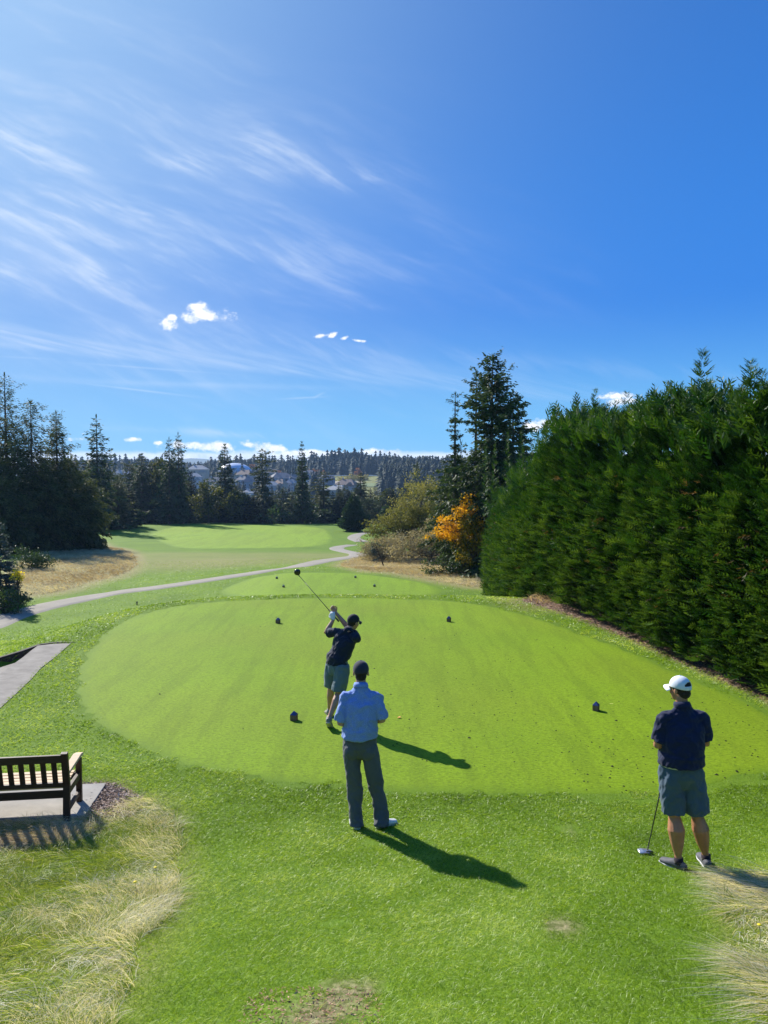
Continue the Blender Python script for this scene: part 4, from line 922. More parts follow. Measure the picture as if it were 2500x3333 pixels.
    def P(i,k,gr=1.):
        ph=PI/2*(1-i/rows*1.06);th=2*PI*k/n;seam=1-.012*abs(math.cos(th*3))**24
        drop=0
        return c0+Rh@V3((ax_*math.cos(ph)*math.sin(th)*seam*gr,-ay_*math.cos(ph)*math.cos(th)*seam*gr,az_*math.sin(ph)*gr*.98-(.018*max(0,math.cos(th)) if i>=rows-1 else 0)))
    for i in range(rows+1):
        for k in range(n):vs.append(P(i,k))
    for i in range(rows):
        for k in range(n):
            kk=(k+n//2)%n-n//2
            if hole and rows-9<=i<rows-3 and ((kk+.5)/6.5)**2+((rows-3.5-i)/6.)**2<1:continue
            fs.append((i*n+k,i*n+(k+1)%n,(i+1)*n+(k+1)%n,(i+1)*n+k))
    cb=MB();cb.add(vs,fs);me=cb.mesh('cap',0,True);co2=link('cap',me,M['cap'],root);md=co2.modifiers.new('thick','SOLIDIFY');md.thickness=.003
    bt=MB();ball(bt,c0+Rh@V3((0,0,az_*.985)),(.008,.008,.005),Rh,6);bt.build('button',M['cap'],co2,smooth=True)
    br=MB();vs=[];fs=[];m_=16;
    for j in range(6):
        for k in range(m_+1):
            th=-1.02+2.04*k/m_;rr=j/5;ext=.072*math.cos(th*1.25)**.6*rr if abs(th)<1.25 else 0
            x=ax_*math.sin(th)*1.0;y_=ay_*math.cos(th)+ext;z_=-.012-.020*rr-.35*x*x/ax_+.012
            vs.append(c0+Rh@V3((x*(1+.08*rr),y_,z_-.02*abs(math.sin(th))**2)))
    for j in range(5):
        for k in range(m_):fs.append((j*(m_+1)+k,j*(m_+1)+k+1,(j+1)*(m_+1)+k+1,(j+1)*(m_+1)+k))
    br.add(vs,fs);bo=link('brim',br.mesh('brim',0,True),M.get('brim',M['cap']),co2);md=bo.modifiers.new('thick','SOLIDIFY');md.thickness=.004
    return root,so_,tro
eyeM=plain('eye_white',(.6,.58,.55),.3,.5,5,.05)
def Rz(a,tilt=0,roll=0):return Matrix.Rotation(a,3,'Z')@Matrix.Rotation(tilt,3,'X')@Matrix.Rotation(roll,3,'Y')
hairM=fabric('short_dark_hair',(.022,.016,.012),.4,.7)
# --- man in the blue polo
bx_,by_,bz_=gp(1200,2692)
J=dict(lh=(-.185,0,.90),rh=(.0,0,.90),lk=(-.155,.03,.50),rk=(.075,.03,.50),la=(-.135,-.02,.085),ra=(.145,.0,.085),
 lf=(-.28,1,0),rf=(.80,.62,0),ls=(-.258,-.01,1.445),rs=(.098,-.01,1.445),neck=(-.083,.0,1.568),head=(-.083,.045,1.705),
 le=(-.300,-.03,1.17),lw=(-.235,.20,1.10),re=(.145,-.02,1.20),rw=(.06,.21,1.13),lhand=((.75,.6,.05),(0,-.3,-1),.55,-1),rhand=((-.8,.5,.05),(0,-.3,-1),.55,1),
 hrot=Rz(0.02,-.05),leg='long',cap={},girth=1.03,belly=.03,loose=.022,hem=.115,wr=.013,seed=3,lkk=(0,-.0,0),legloose=.012,sleeve=.92,twr=.011)
person('person','standing man in light blue polo shirt, dark trousers, white shoes and dark cap',(bx_,by_,bz_),J,
 dict(skin=skinmat('skin_fair',(.50,.28,.19)),shirt=fabric('blue_heather_knit',(.185,.272,.58),.10,.85,.45),legs=fabric('charcoal_twill',(.10,.108,.122),.2),shoe=plain('white_leather',(.75,.75,.76),.45,.4,9,.06),sole=plain('pale_sole',(.6,.6,.6),.7),hair=hairM,cap=fabric('charcoal_cap',(.035,.037,.055),.2),eye=eyeM))
# --- man in the navy polo with the white cap
cx_,cy_,cz_=gp(2246,2822)
J=dict(lh=(-.205,0,.91),rh=(-.01,0,.91),lk=(-.155,.02,.50),rk=(.065,.02,.50),la=(-.125,-.035,.085),ra=(.165,.03,.085),
 lf=(-.55,.83,0),rf=(.10,1,0),ls=(-.285,0,1.465),rs=(.085,0,1.465),neck=(-.105,.005,1.588),head=(-.118,.04,1.735),
 le=(-.335,.0,1.20),lw=(-.215,.20,1.15),re=(.13,.01,1.22),rw=(-.01,.21,1.17),lhand=((.85,.45,0),(0,-1,.2),.5,-1),rhand=((-.85,.5,0),(0,-1,.2),.5,1),
 hrot=Rz(.58,-.06),leg='short',short=.89,cap=dict(hole=1),girth=1.12,belly=.045,loose=.024,hem=.118,wr=.012,seed=12,calf=1.34,legloose=.022,sleeve=.86,twr=.012)
pr,ps,pt=person('person','standing man in navy polo shirt, white cap and grey blue shorts resting beside a putter',(cx_,cy_,cz_),J,
 dict(skin=skinmat('skin_tanned',(.44,.20,.105)),shirt=fabric('navy_knit',(.010,.016,.055),.25,.8),legs=fabric('slate_blue_cotton',(.060,.100,.150),.2),shoe=plain('grey_mesh_shoe',(.10,.10,.115),.7,.3,20,.3),sole=plain('white_foam_sole',(.55,.55,.55),.6),sock=fabric('dark_shoe_collar',(.028,.018,.026)),hair=hairM,cap=fabric('white_cap_cloth',(.72,.74,.80),.05,.75),belt=fabric('white_belt',(.55,.60,.66),.05,.6),eye=eyeM))
# --- the golfer
ox,oy,_=gp(1076,2360);gx,gy,gz=-.83,11.7,0.
def W_(x,y,z):return (x-gx,y-gy,z-gz)
Z=MB()
hl=W_(-.80,11.98,1.60);
J=dict(lh=W_(-.815,11.86,.86),rh=W_(-.635,11.70,.86),lk=W_(-.835,11.93,.48),rk=W_(-.70,11.66,.47),la=W_(-.865,12.02,.085),ra=W_(-.83,11.42,.150),
 lf=(-.35,1,0),rf=(.05,1,0),ls=W_(-.755,11.90,1.375),rs=W_(-.425,11.68,1.315),neck=W_(-.545,11.76,1.43),head=W_(-.478,11.83,1.545),
 le=W_(-.915,12.02,1.335),lw=W_(-.805,12.05,1.535),re=W_(-.53,12.03,1.37),rw=W_(-.765,12.08,1.645),
 lhand=((-.12,.12,.95),(.3,.8,.2),1.05,1),rhand=((-.55,.35,.75),(-.2,-.9,.1),1.05,1),
 hrot=Rz(-.72,-.12,.10),leg='short',short=.90,cap={},girth=.98,loose=.030,hem=.04,wr=.013,seed=21,calf=.95,legloose=.022,sleeve=.72,
 rsole=(.10,.80,-.62),twr=.009)
pg,pgs,pgt=person('person','golfer in dark navy polo and grey shorts finishing a swing on the tee',(gx,gy,gz),J,
 dict(skin=skinmat('skin_medium',(.46,.25,.17)),shirt=fabric('dark_navy_knit',(.012,.018,.042),.25,.8),legs=fabric('grey_blue_cotton',(.115,.165,.195),.15),shoe=plain('taupe_leather',(.22,.19,.16),.5,.4,9,.15),sole=plain('pale_rubber',(.45,.42,.36),.7),sock=fabric('grey_sock',(.3,.3,.3)),hair=hairM,cap=fabric('black_cap',(.02,.022,.028),.2),eye=eyeM))
# glove on the lower (left) hand
gl=MB();hand(gl,Vector(J['lw'])+Vector((0,0,.005)),(-.12,.12,.95),(.3,.8,.2),1.13,1.05,1);fused(gl,'glove',plain('white_glove_leather',(.72,.74,.78),.5,.3,12,.05),pg,.0055,1)
# driver
gA=Vector((-.775,12.075,1.575));gB=Vector((-1.425,12.70,2.165));dv=(gB-gA).normalized()
dr=empty('golf_driver',tuple(gA));tag(dr,'black golf driver swung up to the left by the golfer','golf club')
L_=(gB-gA).length
m_=MB();m_.tube([tuple(dv*.14),tuple(dv*(L_-.03))],[.0062,.0046],8);m_.build('shaft',plain('black_graphite',(.02,.02,.022),.3,.5),dr,smooth=True)
m_=MB();m_.tube([tuple(dv*-.10),tuple(dv*.18)],[.0135,.010],10);m_.build('grip',plain('black_rubber',(.02,.02,.02),.8),dr,smooth=True)
hdm=MB();hx=dv.cross(Vector((0,1,0))).normalized();c=dv*(L_+.012)+Vector((-.012,0,.035));loftpts(hdm,[dv*(L_-.05),dv*L_],[(.008,.008),(.010,.010)],hx,8)
Rd=Matrix.Rotation(.5,3,'Y')@Matrix.Rotation(.5,3,'X');ball(hdm,c,(.056,.036,.060),Rd);ball(hdm,c+Vector((.012,-.004,.012)),(.045,.034,.046),Rd)
fused(hdm,'club_head',plain('black_gloss_crown',(.022,.022,.026),.18,.6,5,.1,.02),dr,.0045,2)
# putter beside the man in the white cap
pz=at(2110,2782,1);f_=gp(2107,2778);t_=at(2163,2515,cy_+.20)
pu=empty('putter',f_);tag(pu,'putter with silver mallet head leaning against the man in the white cap','golf club');base=Vector(f_);tv=t_-base
m_=MB();m_.tube([(0,0,.03),tuple(tv*.97)],[.0055,.007],8);m_.build('shaft',plain('black_steel',(.03,.03,.035),.35,.6),pu,smooth=True)
m_=MB();m_.tube([tuple(tv*.72),tuple(tv)],[.011,.015],8);m_.build('grip',plain('dark_rubber',(.02,.02,.02),.8),pu,smooth=True)
m_=MB();loftpts(m_,[(-.085,.0,.022),(-.05,.0,.026),(0,0,.024),(.035,0,.022)],[(.045,.013),(.052,.016),(.045,.015),(.03,.012)],(0,1,0),14);fused(m_,'club_head',plain('brushed_silver',(.62,.62,.64),.3,.5,20,.1,metal=.8),pu,.004,1)
m_=MB();m_.box((.012,-.035,.034),(.07,.006,.014));m_.build('club_face',plain('black_paint',(.02,.02,.02),.4),pu,bevel=.002)
pr.scale=(.97,.97,.97)
# small print across the back yoke and a white mark on the left sleeve of the navy polo
# ---------------- tee markers -------------
wood=plain('weathered_wood',(.20,.13,.085),.8,.2,14,.35,.4,.004,stretch=(2,2,.4))
bluep=plain('navy_gloss_paint',(.035,.055,.22),.38,.6,9,.2,.1);whitep=plain('pale_green_paint',(.35,.42,.30),.4,.5,9,.1,.1)
def marker(a=.094,hw=.088,hr=.062,roofm=bluep):
    r=empty('tee_marker');h=a/2
    b=MB();b.box((0,0,hw/2-.006),(a,a,hw+.012));b.build('body',wood,r,bevel=.0025)
    m=MB();e=h+.003;m.add([(-e,-e,hw+.001),(e,-e,hw+.001),(e,e,hw+.001),(-e,e,hw+.001),(0,0,hw+hr)],[(0,3,2,1),(0,1,4),(1,2,4),(2,3,4),(3,0,4)]);m.build('roof',roofm,r,bevel=.0015);return r
mk0=marker();mk1=marker(roofm=whitep)
mks=[((957,2345),1,.29,'nearest tee marker left of the man in the blue polo'),((1940,2313),1,.5,'tee marker with a sunlit pale roof left of the man in the white cap'),((905,2029),1,.35,'tee marker on the far left part of the big tee near the golfer\'s club'),((1461,2024),1,.35,'tee marker alone right of the golfer on the far part of the big tee'),
 ((901,1879),0,.4,'tiny marker at the upper left on the front tee'),((923,1911),0,.4,'tiny marker at the lower left on the front tee'),((1157,1878),0,.4,'tiny marker at the upper right on the front tee'),((1219,1909),0,.4,'tiny marker at the lower right on the front tee')]
used=set()
for (px,py),near,rz,lb in mks:
    src=mk0 if near else mk1
    if near:x,y=flat([(px,py)])[0];z=.006
    else:
        x,y=flat([(px,py)],-2.96)[0];z=float(T(x,y))+.03
    o=src if src.name not in used else copy_tree(src);used.add(src.name);o.location=(x,y,z);o.rotation_euler=(0,0,-rz);tag(o,lb,'tee marker','square tee markers with pyramid tops')
    if near==0:o.scale=(1.15,1.15,1.15)
x,y,z=gp(446,1969);st=MB();st.tube([(0,0,-.05),(0,0,.16),(0,0,.165)],[.035,.035,.02],8);st.box((0,0,.17),(.09,.05,.05))
tag(st.build('sprinkler_post',plain('black_plastic',(.03,.03,.03),.5),bevel=.003,loc=(x,y,z)),'small dark post in the grass between the tee and the cart path','post')
# golf tee peg, orange leaf, dandelions
x,y=flat([(1985,2293)])[0];m=MB();m.tube([(0,0,.008),(.045,-.02,.012),(.05,-.022,.013)],[.0025,.003,.006],6);tag(m.build('golf_tee_peg',plain('yellow_wood',(.75,.75,.25),.5),smooth=True,loc=(x,y,.006)),'broken yellow tee peg lying right of the marker with the pale roof','tee peg')
x,y=flat([(1299,2339)])[0];m=MB();m.add([(-.03,0,.004),(-.012,-.02,.010),(.012,-.026,.02),(.032,-.004,.016),(.020,.018,.024),(-.006,.028,.014),(0,0,.006)],[(0,1,6),(1,2,6),(2,3,6),(3,4,6),(4,5,6),(5,0,6)]);lo=m.build('fallen_leaf',plain('orange_leaf',(.75,.30,.04),.6),loc=(x,y,.01));md=lo.modifiers.new('t','SOLIDIFY');md.thickness=.001
tag(lo,'single orange leaf lying on the tee right of the man in the blue polo','leaf')
dm=MB();ball(dm,(0,0,.0),(.014,.014,.006),None,6);dme=dm.mesh('flower',smooth=True);dy=plain('dandelion_yellow',(.85,.62,.02),.6);ds=MB();ds.tube([(0,0,-.16),(.01,0,-.08),(0,0,0)],.0013,5);dsm=ds.mesh('stem')
for i,((px,py),lb) in enumerate((((507,2887),'yellow dandelion farther from the camera in the left dry grass'),((441,2938),'yellow dandelion nearer the camera in the left dry grass'),((2470,3090),'yellow dandelion in the dry grass at the right edge'))):
    x,y,z=gp(px,py,.16);o=empty('dandelion',(x,y,z+.16));link('flower',dme,dy,o);link('stem',dsm,MF_shrub,o);tag(o,lb,'dandelion','dandelions in the long grass')
# ---------------- bench -------------------
dwood=plain('dark_teak',(.050,.024,.016),.55,.4,5,.45,.3,.003,stretch=(1,6,6));lwood=plain('pale_teak',(.66,.50,.32),.7,.25,7,.25,.3,.003,stretch=(.6,7,7))  # seat slats and armrests use a paler teak than the frame
bn=empty('park_bench',(-3.50,8.30,0.02),.13);tag(bn,'dark wooden garden bench seen from behind on a concrete pad','bench')
BL=1.62
def tb_(mm,a,b,w,h,name,mat,par=bn,bev=.004):
    m=MB();m.bar(a,b,w,h);return m.build(name,mat,par,bevel=bev)
for i,x0 in enumerate((0,-BL)):
    m=MB();m.bar((x0,-.04,0),(x0,.0,.42),.07,.055,(0,1,0));m.bar((x0,.0,.40),(x0,-.07,.80),.07,.052,(0,1,0));m.build('leg',dwood,bn,bevel=.004)
    m=MB();m.bar((x0,.50,0),(x0,.50,.53),.06,.06,(0,1,0));m.build('leg',dwood,bn,bevel=.004)
    m=MB();m.add([(x0-.035,-.02,.54),(x0+.035,-.02,.54),(x0+.045,.25,.56),(x0-.045,.25,.56),(x0+.045,.45,.565),(x0-.045,.45,.565),(x0+.04,.56,.545),(x0-.04,.56,.545)]+[(x0-.035,-.02,.57),(x0+.035,-.02,.57),(x0+.045,.25,.59),(x0-.045,.25,.59),(x0+.045,.45,.60),(x0-.045,.45,.60),(x0+.04,.56,.575),(x0-.04,.56,.575)],
      [(0,1,2,3),(3,2,4,5),(5,4,6,7),(8,11,10,9),(11,13,12,10),(13,15,14,12),(0,8,9,1),(1,9,10,2),(2,10,12,4),(4,12,14,6),(6,14,15,7),(7,15,13,5),(5,13,11,3),(3,11,8,0)]);m.build('armrest',lwood,bn,bevel=.005)
    m=MB();m.bar((x0,.02,.33),(x0,.48,.33),.04,.075);m.build('side_rail',dwood,bn,bevel=.003);m=MB();m.bar((x0,.0,.13),(x0,.48,.13),.035,.05);m.build('side_rail',dwood,bn,bevel=.003)
m=MB();m.bar((-BL+.035,-.065,.735),(-.035,-.065,.735),.034,.085);m.build('top_rail',dwood,bn,bevel=.004)
m=MB();m.bar((-BL+.035,-.004,.425),(-.035,-.004,.425),.034,.05);m.build('lower_rail',dwood,bn,bevel=.004)
m=MB();m.bar((-BL+.035,.0,.315),(-.035,.0,.315),.034,.08);m.bar((-BL+.035,.49,.325),(-.035,.49,.325),.034,.08);m.build('apron',dwood,bn,bevel=.004)
x0=-.115
while x0>-BL+.06:
    m=MB();m.bar((x0,-.01,.45),(x0,-.064,.695),.055,.016,(0,1,0));m.build('back_slat',dwood,bn,bevel=.002);x0-=.114
for k in range(6):
    m=MB();m.box((-BL/2,.045+k*.082,.375+.004*abs(k-2.5)),(BL-.075,.070,.020));m.build('seat_slat',lwood,bn,bevel=.003)
conc=plain('exposed_concrete',(.36,.335,.295),.9,.2,5,.2,.4,.004)
pd=MB();pd.prism([(-6.5,8.16),(-3.36,8.42),(-3.44,9.32),(-6.6,8.95)],-.10,.035);tag(pd.build('bench_pad',conc,bevel=.008),'pale concrete slab under the garden bench','concrete pad')
# ---------------- steps at the left -------
s1=flat([(231,2095),(176,2097),(123,2103),(100,2120),(76,2140),(40,2166),(0,2195),(-120,2290),(-220,2420),(-100,2400),(0,2307),(50,2262),(101,2213),(134,2175),(180,2140)]);
sm1=plain('grey_path_concrete',(.27,.245,.21),.9,.2,3.5,.35,.5,.006)
p_=MB();p_.prism(s1[::-1],-.35,.012);tag(p_.build('paved_step',sm1),'upper grey concrete step beside the tee at the left edge','step','concrete steps at the left edge')
s2=flat([(123,2103),(76,2140),(0,2195),(-300,2330),(-300,2215),(0,2152),(60,2134)],0);
p_=MB();p_.prism([(x-.0,y) for x,y in s2],-.45,-.13);tag(p_.build('paved_step',sm1),'lower grey concrete step cut by the left edge','step','concrete steps at the left edge')
e=flat([(240,2092),(180,2092),(126,2099),(60,2122),(0,2140),(-150,2190),(-330,2240)]);ed=MB()
for a,b in zip(e[:-1],e[1:]):ed.bar((a[0],a[1]+.05,-.155),(b[0],b[1]+.05,-.155),.07,.32)
tag(ed.build('retaining_edge',plain('dark_timber_edging',(.06,.05,.045),.8,.2,6,.3)),'dark low retaining edge behind the concrete steps','edging')
# ---------------- tee debris --------------
r=RS(5);n=330;px=np.where(r.rand(n)<.6,r.uniform(1850,2500,n),r.uniform(1150,1900,n));py=np.where(px>1850,r.uniform(2260,2590,n),r.uniform(2050,2500,n))
k=r.rand(n)<.95;V=[];Fq=[];pp=flat(list(zip(px[k],py[k])));pp+=[(r.uniform(-4,4),r.uniform(10,22)) for _ in range(60)]
T3=[];Vv=[]
for i,(x,y) in enumerate(pp):
    if pdist(x,y,TEE)>-.2:continue
    s=r.uniform(.006,.017)*(1.4 if r.rand()<.12 else 1);b=len(Vv);a0=r.rand()*6
    Vv+=[(x,y,.006+s*.9)]+[(x+math.cos(a0+j*1.2566)*s*r.uniform(.7,1.7),y+math.sin(a0+j*1.2566)*s*r.uniform(.7,1.2),.004) for j in range(5)]
    T3+=[(b,b+1+j,b+1+(j+1)%5) for j in range(5)]
tag(link('turf_crumbs',npmesh('turf_crumbs',Vv,tris=T3),plain('dark_soil',(.020,.022,.008),.95)),'dark crumbs of soil and clippings scattered over the tee','debris',kind='stuff')
# ---------------- houses and dome ---------
def house(px,py,D,w,hgt,rm,wm,label,rz=0,two=True):
    "px,py: centre of the eaves line"
    p=at(px,py,D);zg=float(T(p.x,D));h=max(3.2,min(p.z-zg,9.)) ;z0=p.z-h
    o=empty('house',(p.x,D,z0),rz);tag(o,label,'house');d=w*.75
    m=MB();m.box((0,0,h/2-3),(w,d,h+6));m.box((w*.28,-d*.5-.9,h*.35),(w*.36,2,h*.7));m.build('wall',wm,o)
    e=.5;W2=w/2+e;D2=d/2+e;r=w*.22
    m=MB();m.add([(-W2,-D2,h+.02),(W2,-D2,h+.02),(W2,D2,h+.02),(-W2,D2,h+.02),(-r,0,h+hgt),(r,0,h+hgt)],[(0,1,5,4),(1,2,5),(2,3,4,5),(3,0,4),(0,3,2,1)])
    gx=w*.28;m.add([(gx-w*.21,-D2-1.2,h*.72),(gx+w*.21,-D2-1.2,h*.72),(gx,-D2-1.2,h*.72+hgt*.75),(gx-w*.21,0,h*.72),(gx+w*.21,0,h*.72),(gx,0,h*.72+hgt*.75)],[(0,1,2),(0,2,5,3),(1,4,5,2),(3,5,4),(0,3,4,1)])
    rf=m.build('roof',rm,o);m=MB();m.box((-w*.2,0,h+hgt*.8),(.9,.9,hgt));m.build('chimney',wm,rf)
    for (wx,wz) in((-.32,.72),(-.08,.72),(-.32,.30),(-.08,.30),(.28,.42)):
        yy=-d/2-.03 if wx<.2 else -d/2-1.93
        m=MB();m.box((w*wx,yy,h*wz),(w*.11,.08,h*.20));f=m.build('window',whw,o);m=MB();m.box((w*wx,yy-.05,h*wz),(w*.09,.06,h*.16));m.build('pane',glassm,f)
whw=plain('white_trim',(.6,.6,.6),.6);glassm=plain('window_glass',(.03,.04,.06),.12,.7)
rg=[plain('grey_shingle',(.15,.15,.165),.8),plain('brown_shingle',(.17,.12,.10),.8),plain('tan_tile',(.42,.27,.18),.8),plain('pale_grey_shingle',(.30,.31,.32),.8)]
wl=[plain('beige_siding',(.45,.41,.34),.8),plain('blue_grey_siding',(.26,.30,.36),.8),plain('white_siding',(.55,.56,.58),.8)]
for a in [(645,1528,640,16,3.5,3,0,'pale grey roofed house left of the dome'),(628,1552,600,13,3,3,2,'low pale house below the pale grey roofed house'),(800,1545,640,15,4,1,0,'brown roofed house just below the dome'),(818,1568,600,13,4,0,1,'grey gabled house below the brown roofed house under the dome'),(792,1562,620,10,3,0,2,'narrow grey house squeezed left of the grey gabled one'),
 (916,1556,640,20,4.5,0,1,'large grey hip roofed house left of the slender dark fir'),(958,1560,650,12,4,0,0,'smaller grey house touching the slender dark fir'),(913,1574,600,9,3.5,2,0,'house with a sunlit orange tan roof'),(948,1572,610,8,3,3,2,'small pale roofed house right of the tan roofed one'),(884,1580,590,12,3,3,1,'wide low pale roofed house below the tan roofed one'),
 (818,1604,560,13,2.6,3,2,'low white house lowest on the hillside'),(1130,1578,620,18,4.5,1,1,'big brown grey house below the yellow tree row'),(1100,1594,580,16,3.5,3,0,'pale roofed house lower left of the big brown grey house'),(1016,1561,640,10,3.5,0,2,'grey house right of the slender dark fir'),(1030,1575,600,9,3,1,0,'brown house between slender fir and flat topped pine'),
 (890,1538,700,12,3,1,0,'higher brown roofed house above the large hip roofed one'),(1005,1541,700,14,3,0,1,'grey house highest on the hillside near the ridge'),(700,1568,590,14,3.5,0,0,'grey roofed house behind the dark fir left of the dome'),(400,1545,560,13,3.5,3,0,'pale house glimpsed above the left trees'),(480,1532,640,16,3.5,0,1,'grey house left of the twin firs'),(505,1545,600,14,3,1,0,'brown roofed house just left of the twin firs'),(1065,1555,660,12,3,0,1,'bluish house left of the yellow tree row')]:
    px,py,D,w,hh,r0,w0,lb=a;house(px,py,D,w,hh,rg[r0],wl[w0],lb,rz=((px*7)%11-5)*.09)
p=at(765,1532,760);o=MB();ball(o,(0,0,0),(16.5,14,9.2),None,20);zz=float(T(p.x,760))
m,nt,new,lk=newmat('dome_fabric');co=objco(nt);wv=nt.nodes.new('ShaderNodeTexWave');wv.inputs['Scale'].default_value=.35;lk(co,wv.inputs['Vector']);finish(nt,mixc(nt,E(nt,wv.outputs['Fac']).sm(.0,.15),(.38,.45,.60),(.62,.68,.80)),.35,.5)
dz=(at(765,1507,760).z-p.z)-9.2
tag(o.build('sports_dome',m,smooth=True,loc=(p.x,760,p.z+dz)),'white air supported sports dome on the hillside','dome')
# pale field strip and road on the hill
def strip(name,px0,px1,D0,D1,mat,kind='structure'):
    a=[at(px0,1550,D0),at(px1,1550,D0),at(px1,1550,D1),at(px0,1550,D1)];drape(name,[(v.x,v.y) for v in a],mat,12,.5,kind)
strip('stubble_field',1040,1180,655,690,plain('pale_field',(.36,.31,.20),.9));strip('meadow',1160,1300,640,670,plain('meadow_green',(.17,.22,.08),.9))
# far mountains
mv=[];mq=[];X_=np.linspace(-2600,2600,110);hh=28+6*fbm(X_*.006,X_*0,4,4)+30*np.exp(-((X_+915)/150)**2)+8*np.exp(-((X_+780)/60)**2)
for i,x in enumerate(X_):mv+=[(x,3000,-60),(x,3300,hh[i]*.5),(x,3700,hh[i]),(x,4100,-60)]
for i in range(len(X_)-1):
    for j in range(3):mq.append((i*4+j,(i+1)*4+j,(i+1)*4+j+1,i*4+j+1))
tag(link('mountains',npmesh('mountains',mv,quads=mq,smooth=True),plain('forested_mountain',(.05,.075,.07),.9)),kind='structure')
# ---------------- grass -------------------
MG=leafmat('turf_blades',(.085,.165,.004),(.215,.350,.008),(.52,.62,.18),.42,.42,.45,1.45)  # palest tint paints in glints on the blades
MGT=leafmat('mown_blades',(.075,.155,.004),(.16,.275,.006),(.34,.44,.09),.40,.5,.25,1.3)
MS=leafmat('straw_blades',(.36,.31,.18),(.70,.65,.49),(.90,.88,.78),.40,.5,.35,1.2)
MLG=leafmat('long_green_blades',(.07,.14,.008),(.17,.26,.018),(.42,.46,.12),.45,.45,.4,1.4)
MR=leafmat('russet_grass',(.20,.14,.075),(.46,.36,.23),(.74,.68,.52),.35,.7,.2,1.2)
SOILP=[gp(1020,3290)[:2]+(.25,),gp(1220,2745)[:2]+(.06,),gp(1090,3005)[:2]+(.07,),gp(1855,2700)[:2]+(.12,),gp(1830,3020)[:2]+(.12,),gp(1140,3215)[:2]+(.14,)]
STEPS=smooth_poly(s1,1)
def outside(x,y,mul=True):
    k=(pdist(x,y,TEE)+.55*(fbm(x*1.6,y*1.6,90)-.5)+.35*(vn(x*7,y*7,91)-.5)>-.10)&(pdist(x,y,BARK)>.0)&(pdist(x,y,np.array([(-6.5,8.16),(-3.36,8.42),(-3.44,9.32),(-6.6,8.95)]))>.02)&(pdist(x,y,MULCH)>(-.05+.25*(vn(x*4,y*4,2)-.5)))
    k&=(pdist(x,y,np.array(s1))>-.05)&(pdist(x,y,np.array(s2))>.0)
    for a,b,c in SOILP:k&=~((np.hypot((x-a)*.75,y-b)+.12*(vn(x*14,y*14,6)-.5)<c)&(vn(x*30,y*30,8)<.8))
    return k
def turf(name,label,n,y0,y1,wf,wo,L0,W0,mat,seed,filt,patch=.9,lsd=.35,lean=.55,ten=.0):
    r=RS(seed);y=y0+(y1-y0)*r.rand(n)**1.0;x=(r.rand(n)*2-1)*(wf*y+wo);k=filt(x,y);x,y=x[k],y[k];n=len(x)
    pt=fbm(x*1.1+7,y*.9,61,4);p2=fbm(x*5,y*4,63,3);t=np.clip(.40*r.rand(n)+1.1*(pt-.25)*patch*.8+.35*(p2-.5)+ten,0,1)  # patch noise raises the tint, painting in pale glinting areas
    L=L0*(1+lsd*r.normal(size=n)*.6+(.9*(p2-.5)))*np.clip(1,.3,2);L=np.clip(L,L0*.3,L0*1.9)
    P=np.stack([x,y,T(x,y)-.003],-1);a=r.uniform(0,2*PI,n);D=np.stack([np.cos(a)*lean,np.sin(a)*lean,np.ones(n)],-1)
    B=np.stack([np.cos(a+.4*r.normal(size=n)),np.sin(a),-.35*np.ones(n)],-1)
    me=blades_mesh(name,P,D,L,W0*(.7+.6*r.rand(n))*np.clip(y/7,.7,2.6),B,t,r)
    tag(link(name,me,mat),label,'grass',kind='stuff')
turf('rough_grass','short rough lawn grass around the tee in the foreground',470000,3.4,10.,.62,.4,.036,.0032,MG,1,outside,1.3,.5,.75,.0)
turf('rough_grass_sides','green rough grass beside and beyond the tee',230000,10,27,.62,.5,.05,.0050,MG,2,lambda x,y:outside(x,y)&(pdist(x,y,PLAT)<12),1.2,.4,.7,.04)
turf('mown_grass','closely mown grass of the tee',420000,8.3,24,.60,.4,.013,.0040,MGT,3,lambda x,y:pdist(x,y,TEE)<-.0,.9,.3,.9,.08)
far=lambda x,y:(pdist(x,y,FTEE)>.1)&(pdist(x,y,LDRY)>0)&(pdist(x,y,RDRY)>0)&(np.min([np.hypot(x-a,y-b) for a,b in cart[::3]],axis=0)>1.45)
turf('slope_grass','rough grass on the slope between tee and cart path',120000,27,75,.6,1.,.07,.0062,MG,4,far,.8,.4,.7,.05)
# long grass
def longgrass(name,label,poly,n,box,Lf,Wd,mat,seed,wfun,wind,cat='grass',tfun=None):
    r=RS(seed);x=r.uniform(box[0],box[1],n);y=r.uniform(box[2],box[3],n);k=pdist(x,y,poly)+.25*(fbm(x*2.5,y*2.5,5)-.5)<0;x,y=x[k],y[k]
    k=(r.rand(len(x))<wfun(x,y,r))&(pdist(x,y,np.array([(-6.5,8.16),(-3.36,8.42),(-3.44,9.32),(-6.6,8.95)]))>.0);x,y=x[k],y[k];n=len(x)
    tuft=fbm(x*3.2,y*3.2,72,3);L=Lf*(.45+.9*tuft)*(.7+.6*r.rand(n));P=np.stack([x,y,T(x,y)-.005],-1)
    ang=2*PI*fbm(x*1.3,y*1.3,73,2)*1.2+r.normal(size=n)*.7;ln=.25+.85*vn(x*2,y*2,74)
    D=np.stack([np.cos(ang)*ln+wind[0]*ln,np.sin(ang)*ln+wind[1]*ln,np.ones(n)*.9],-1);B=np.stack([np.cos(ang)*.8+wind[0]*1.2,np.sin(ang)*.8+wind[1]*1.2,-.55-.5*r.rand(n)],-1)
    t=np.clip(.15+.5*fbm(x*1.7,y*1.7,75)+.5*r.rand(n)-.1,0,1) if tfun is None else tfun(x,y,r)
    tag(link(name,long_blades(name,P,D,L,np.full(n,Wd)*(.6+.8*r.rand(n)),B,t,r),mat),label,cat,kind='stuff')
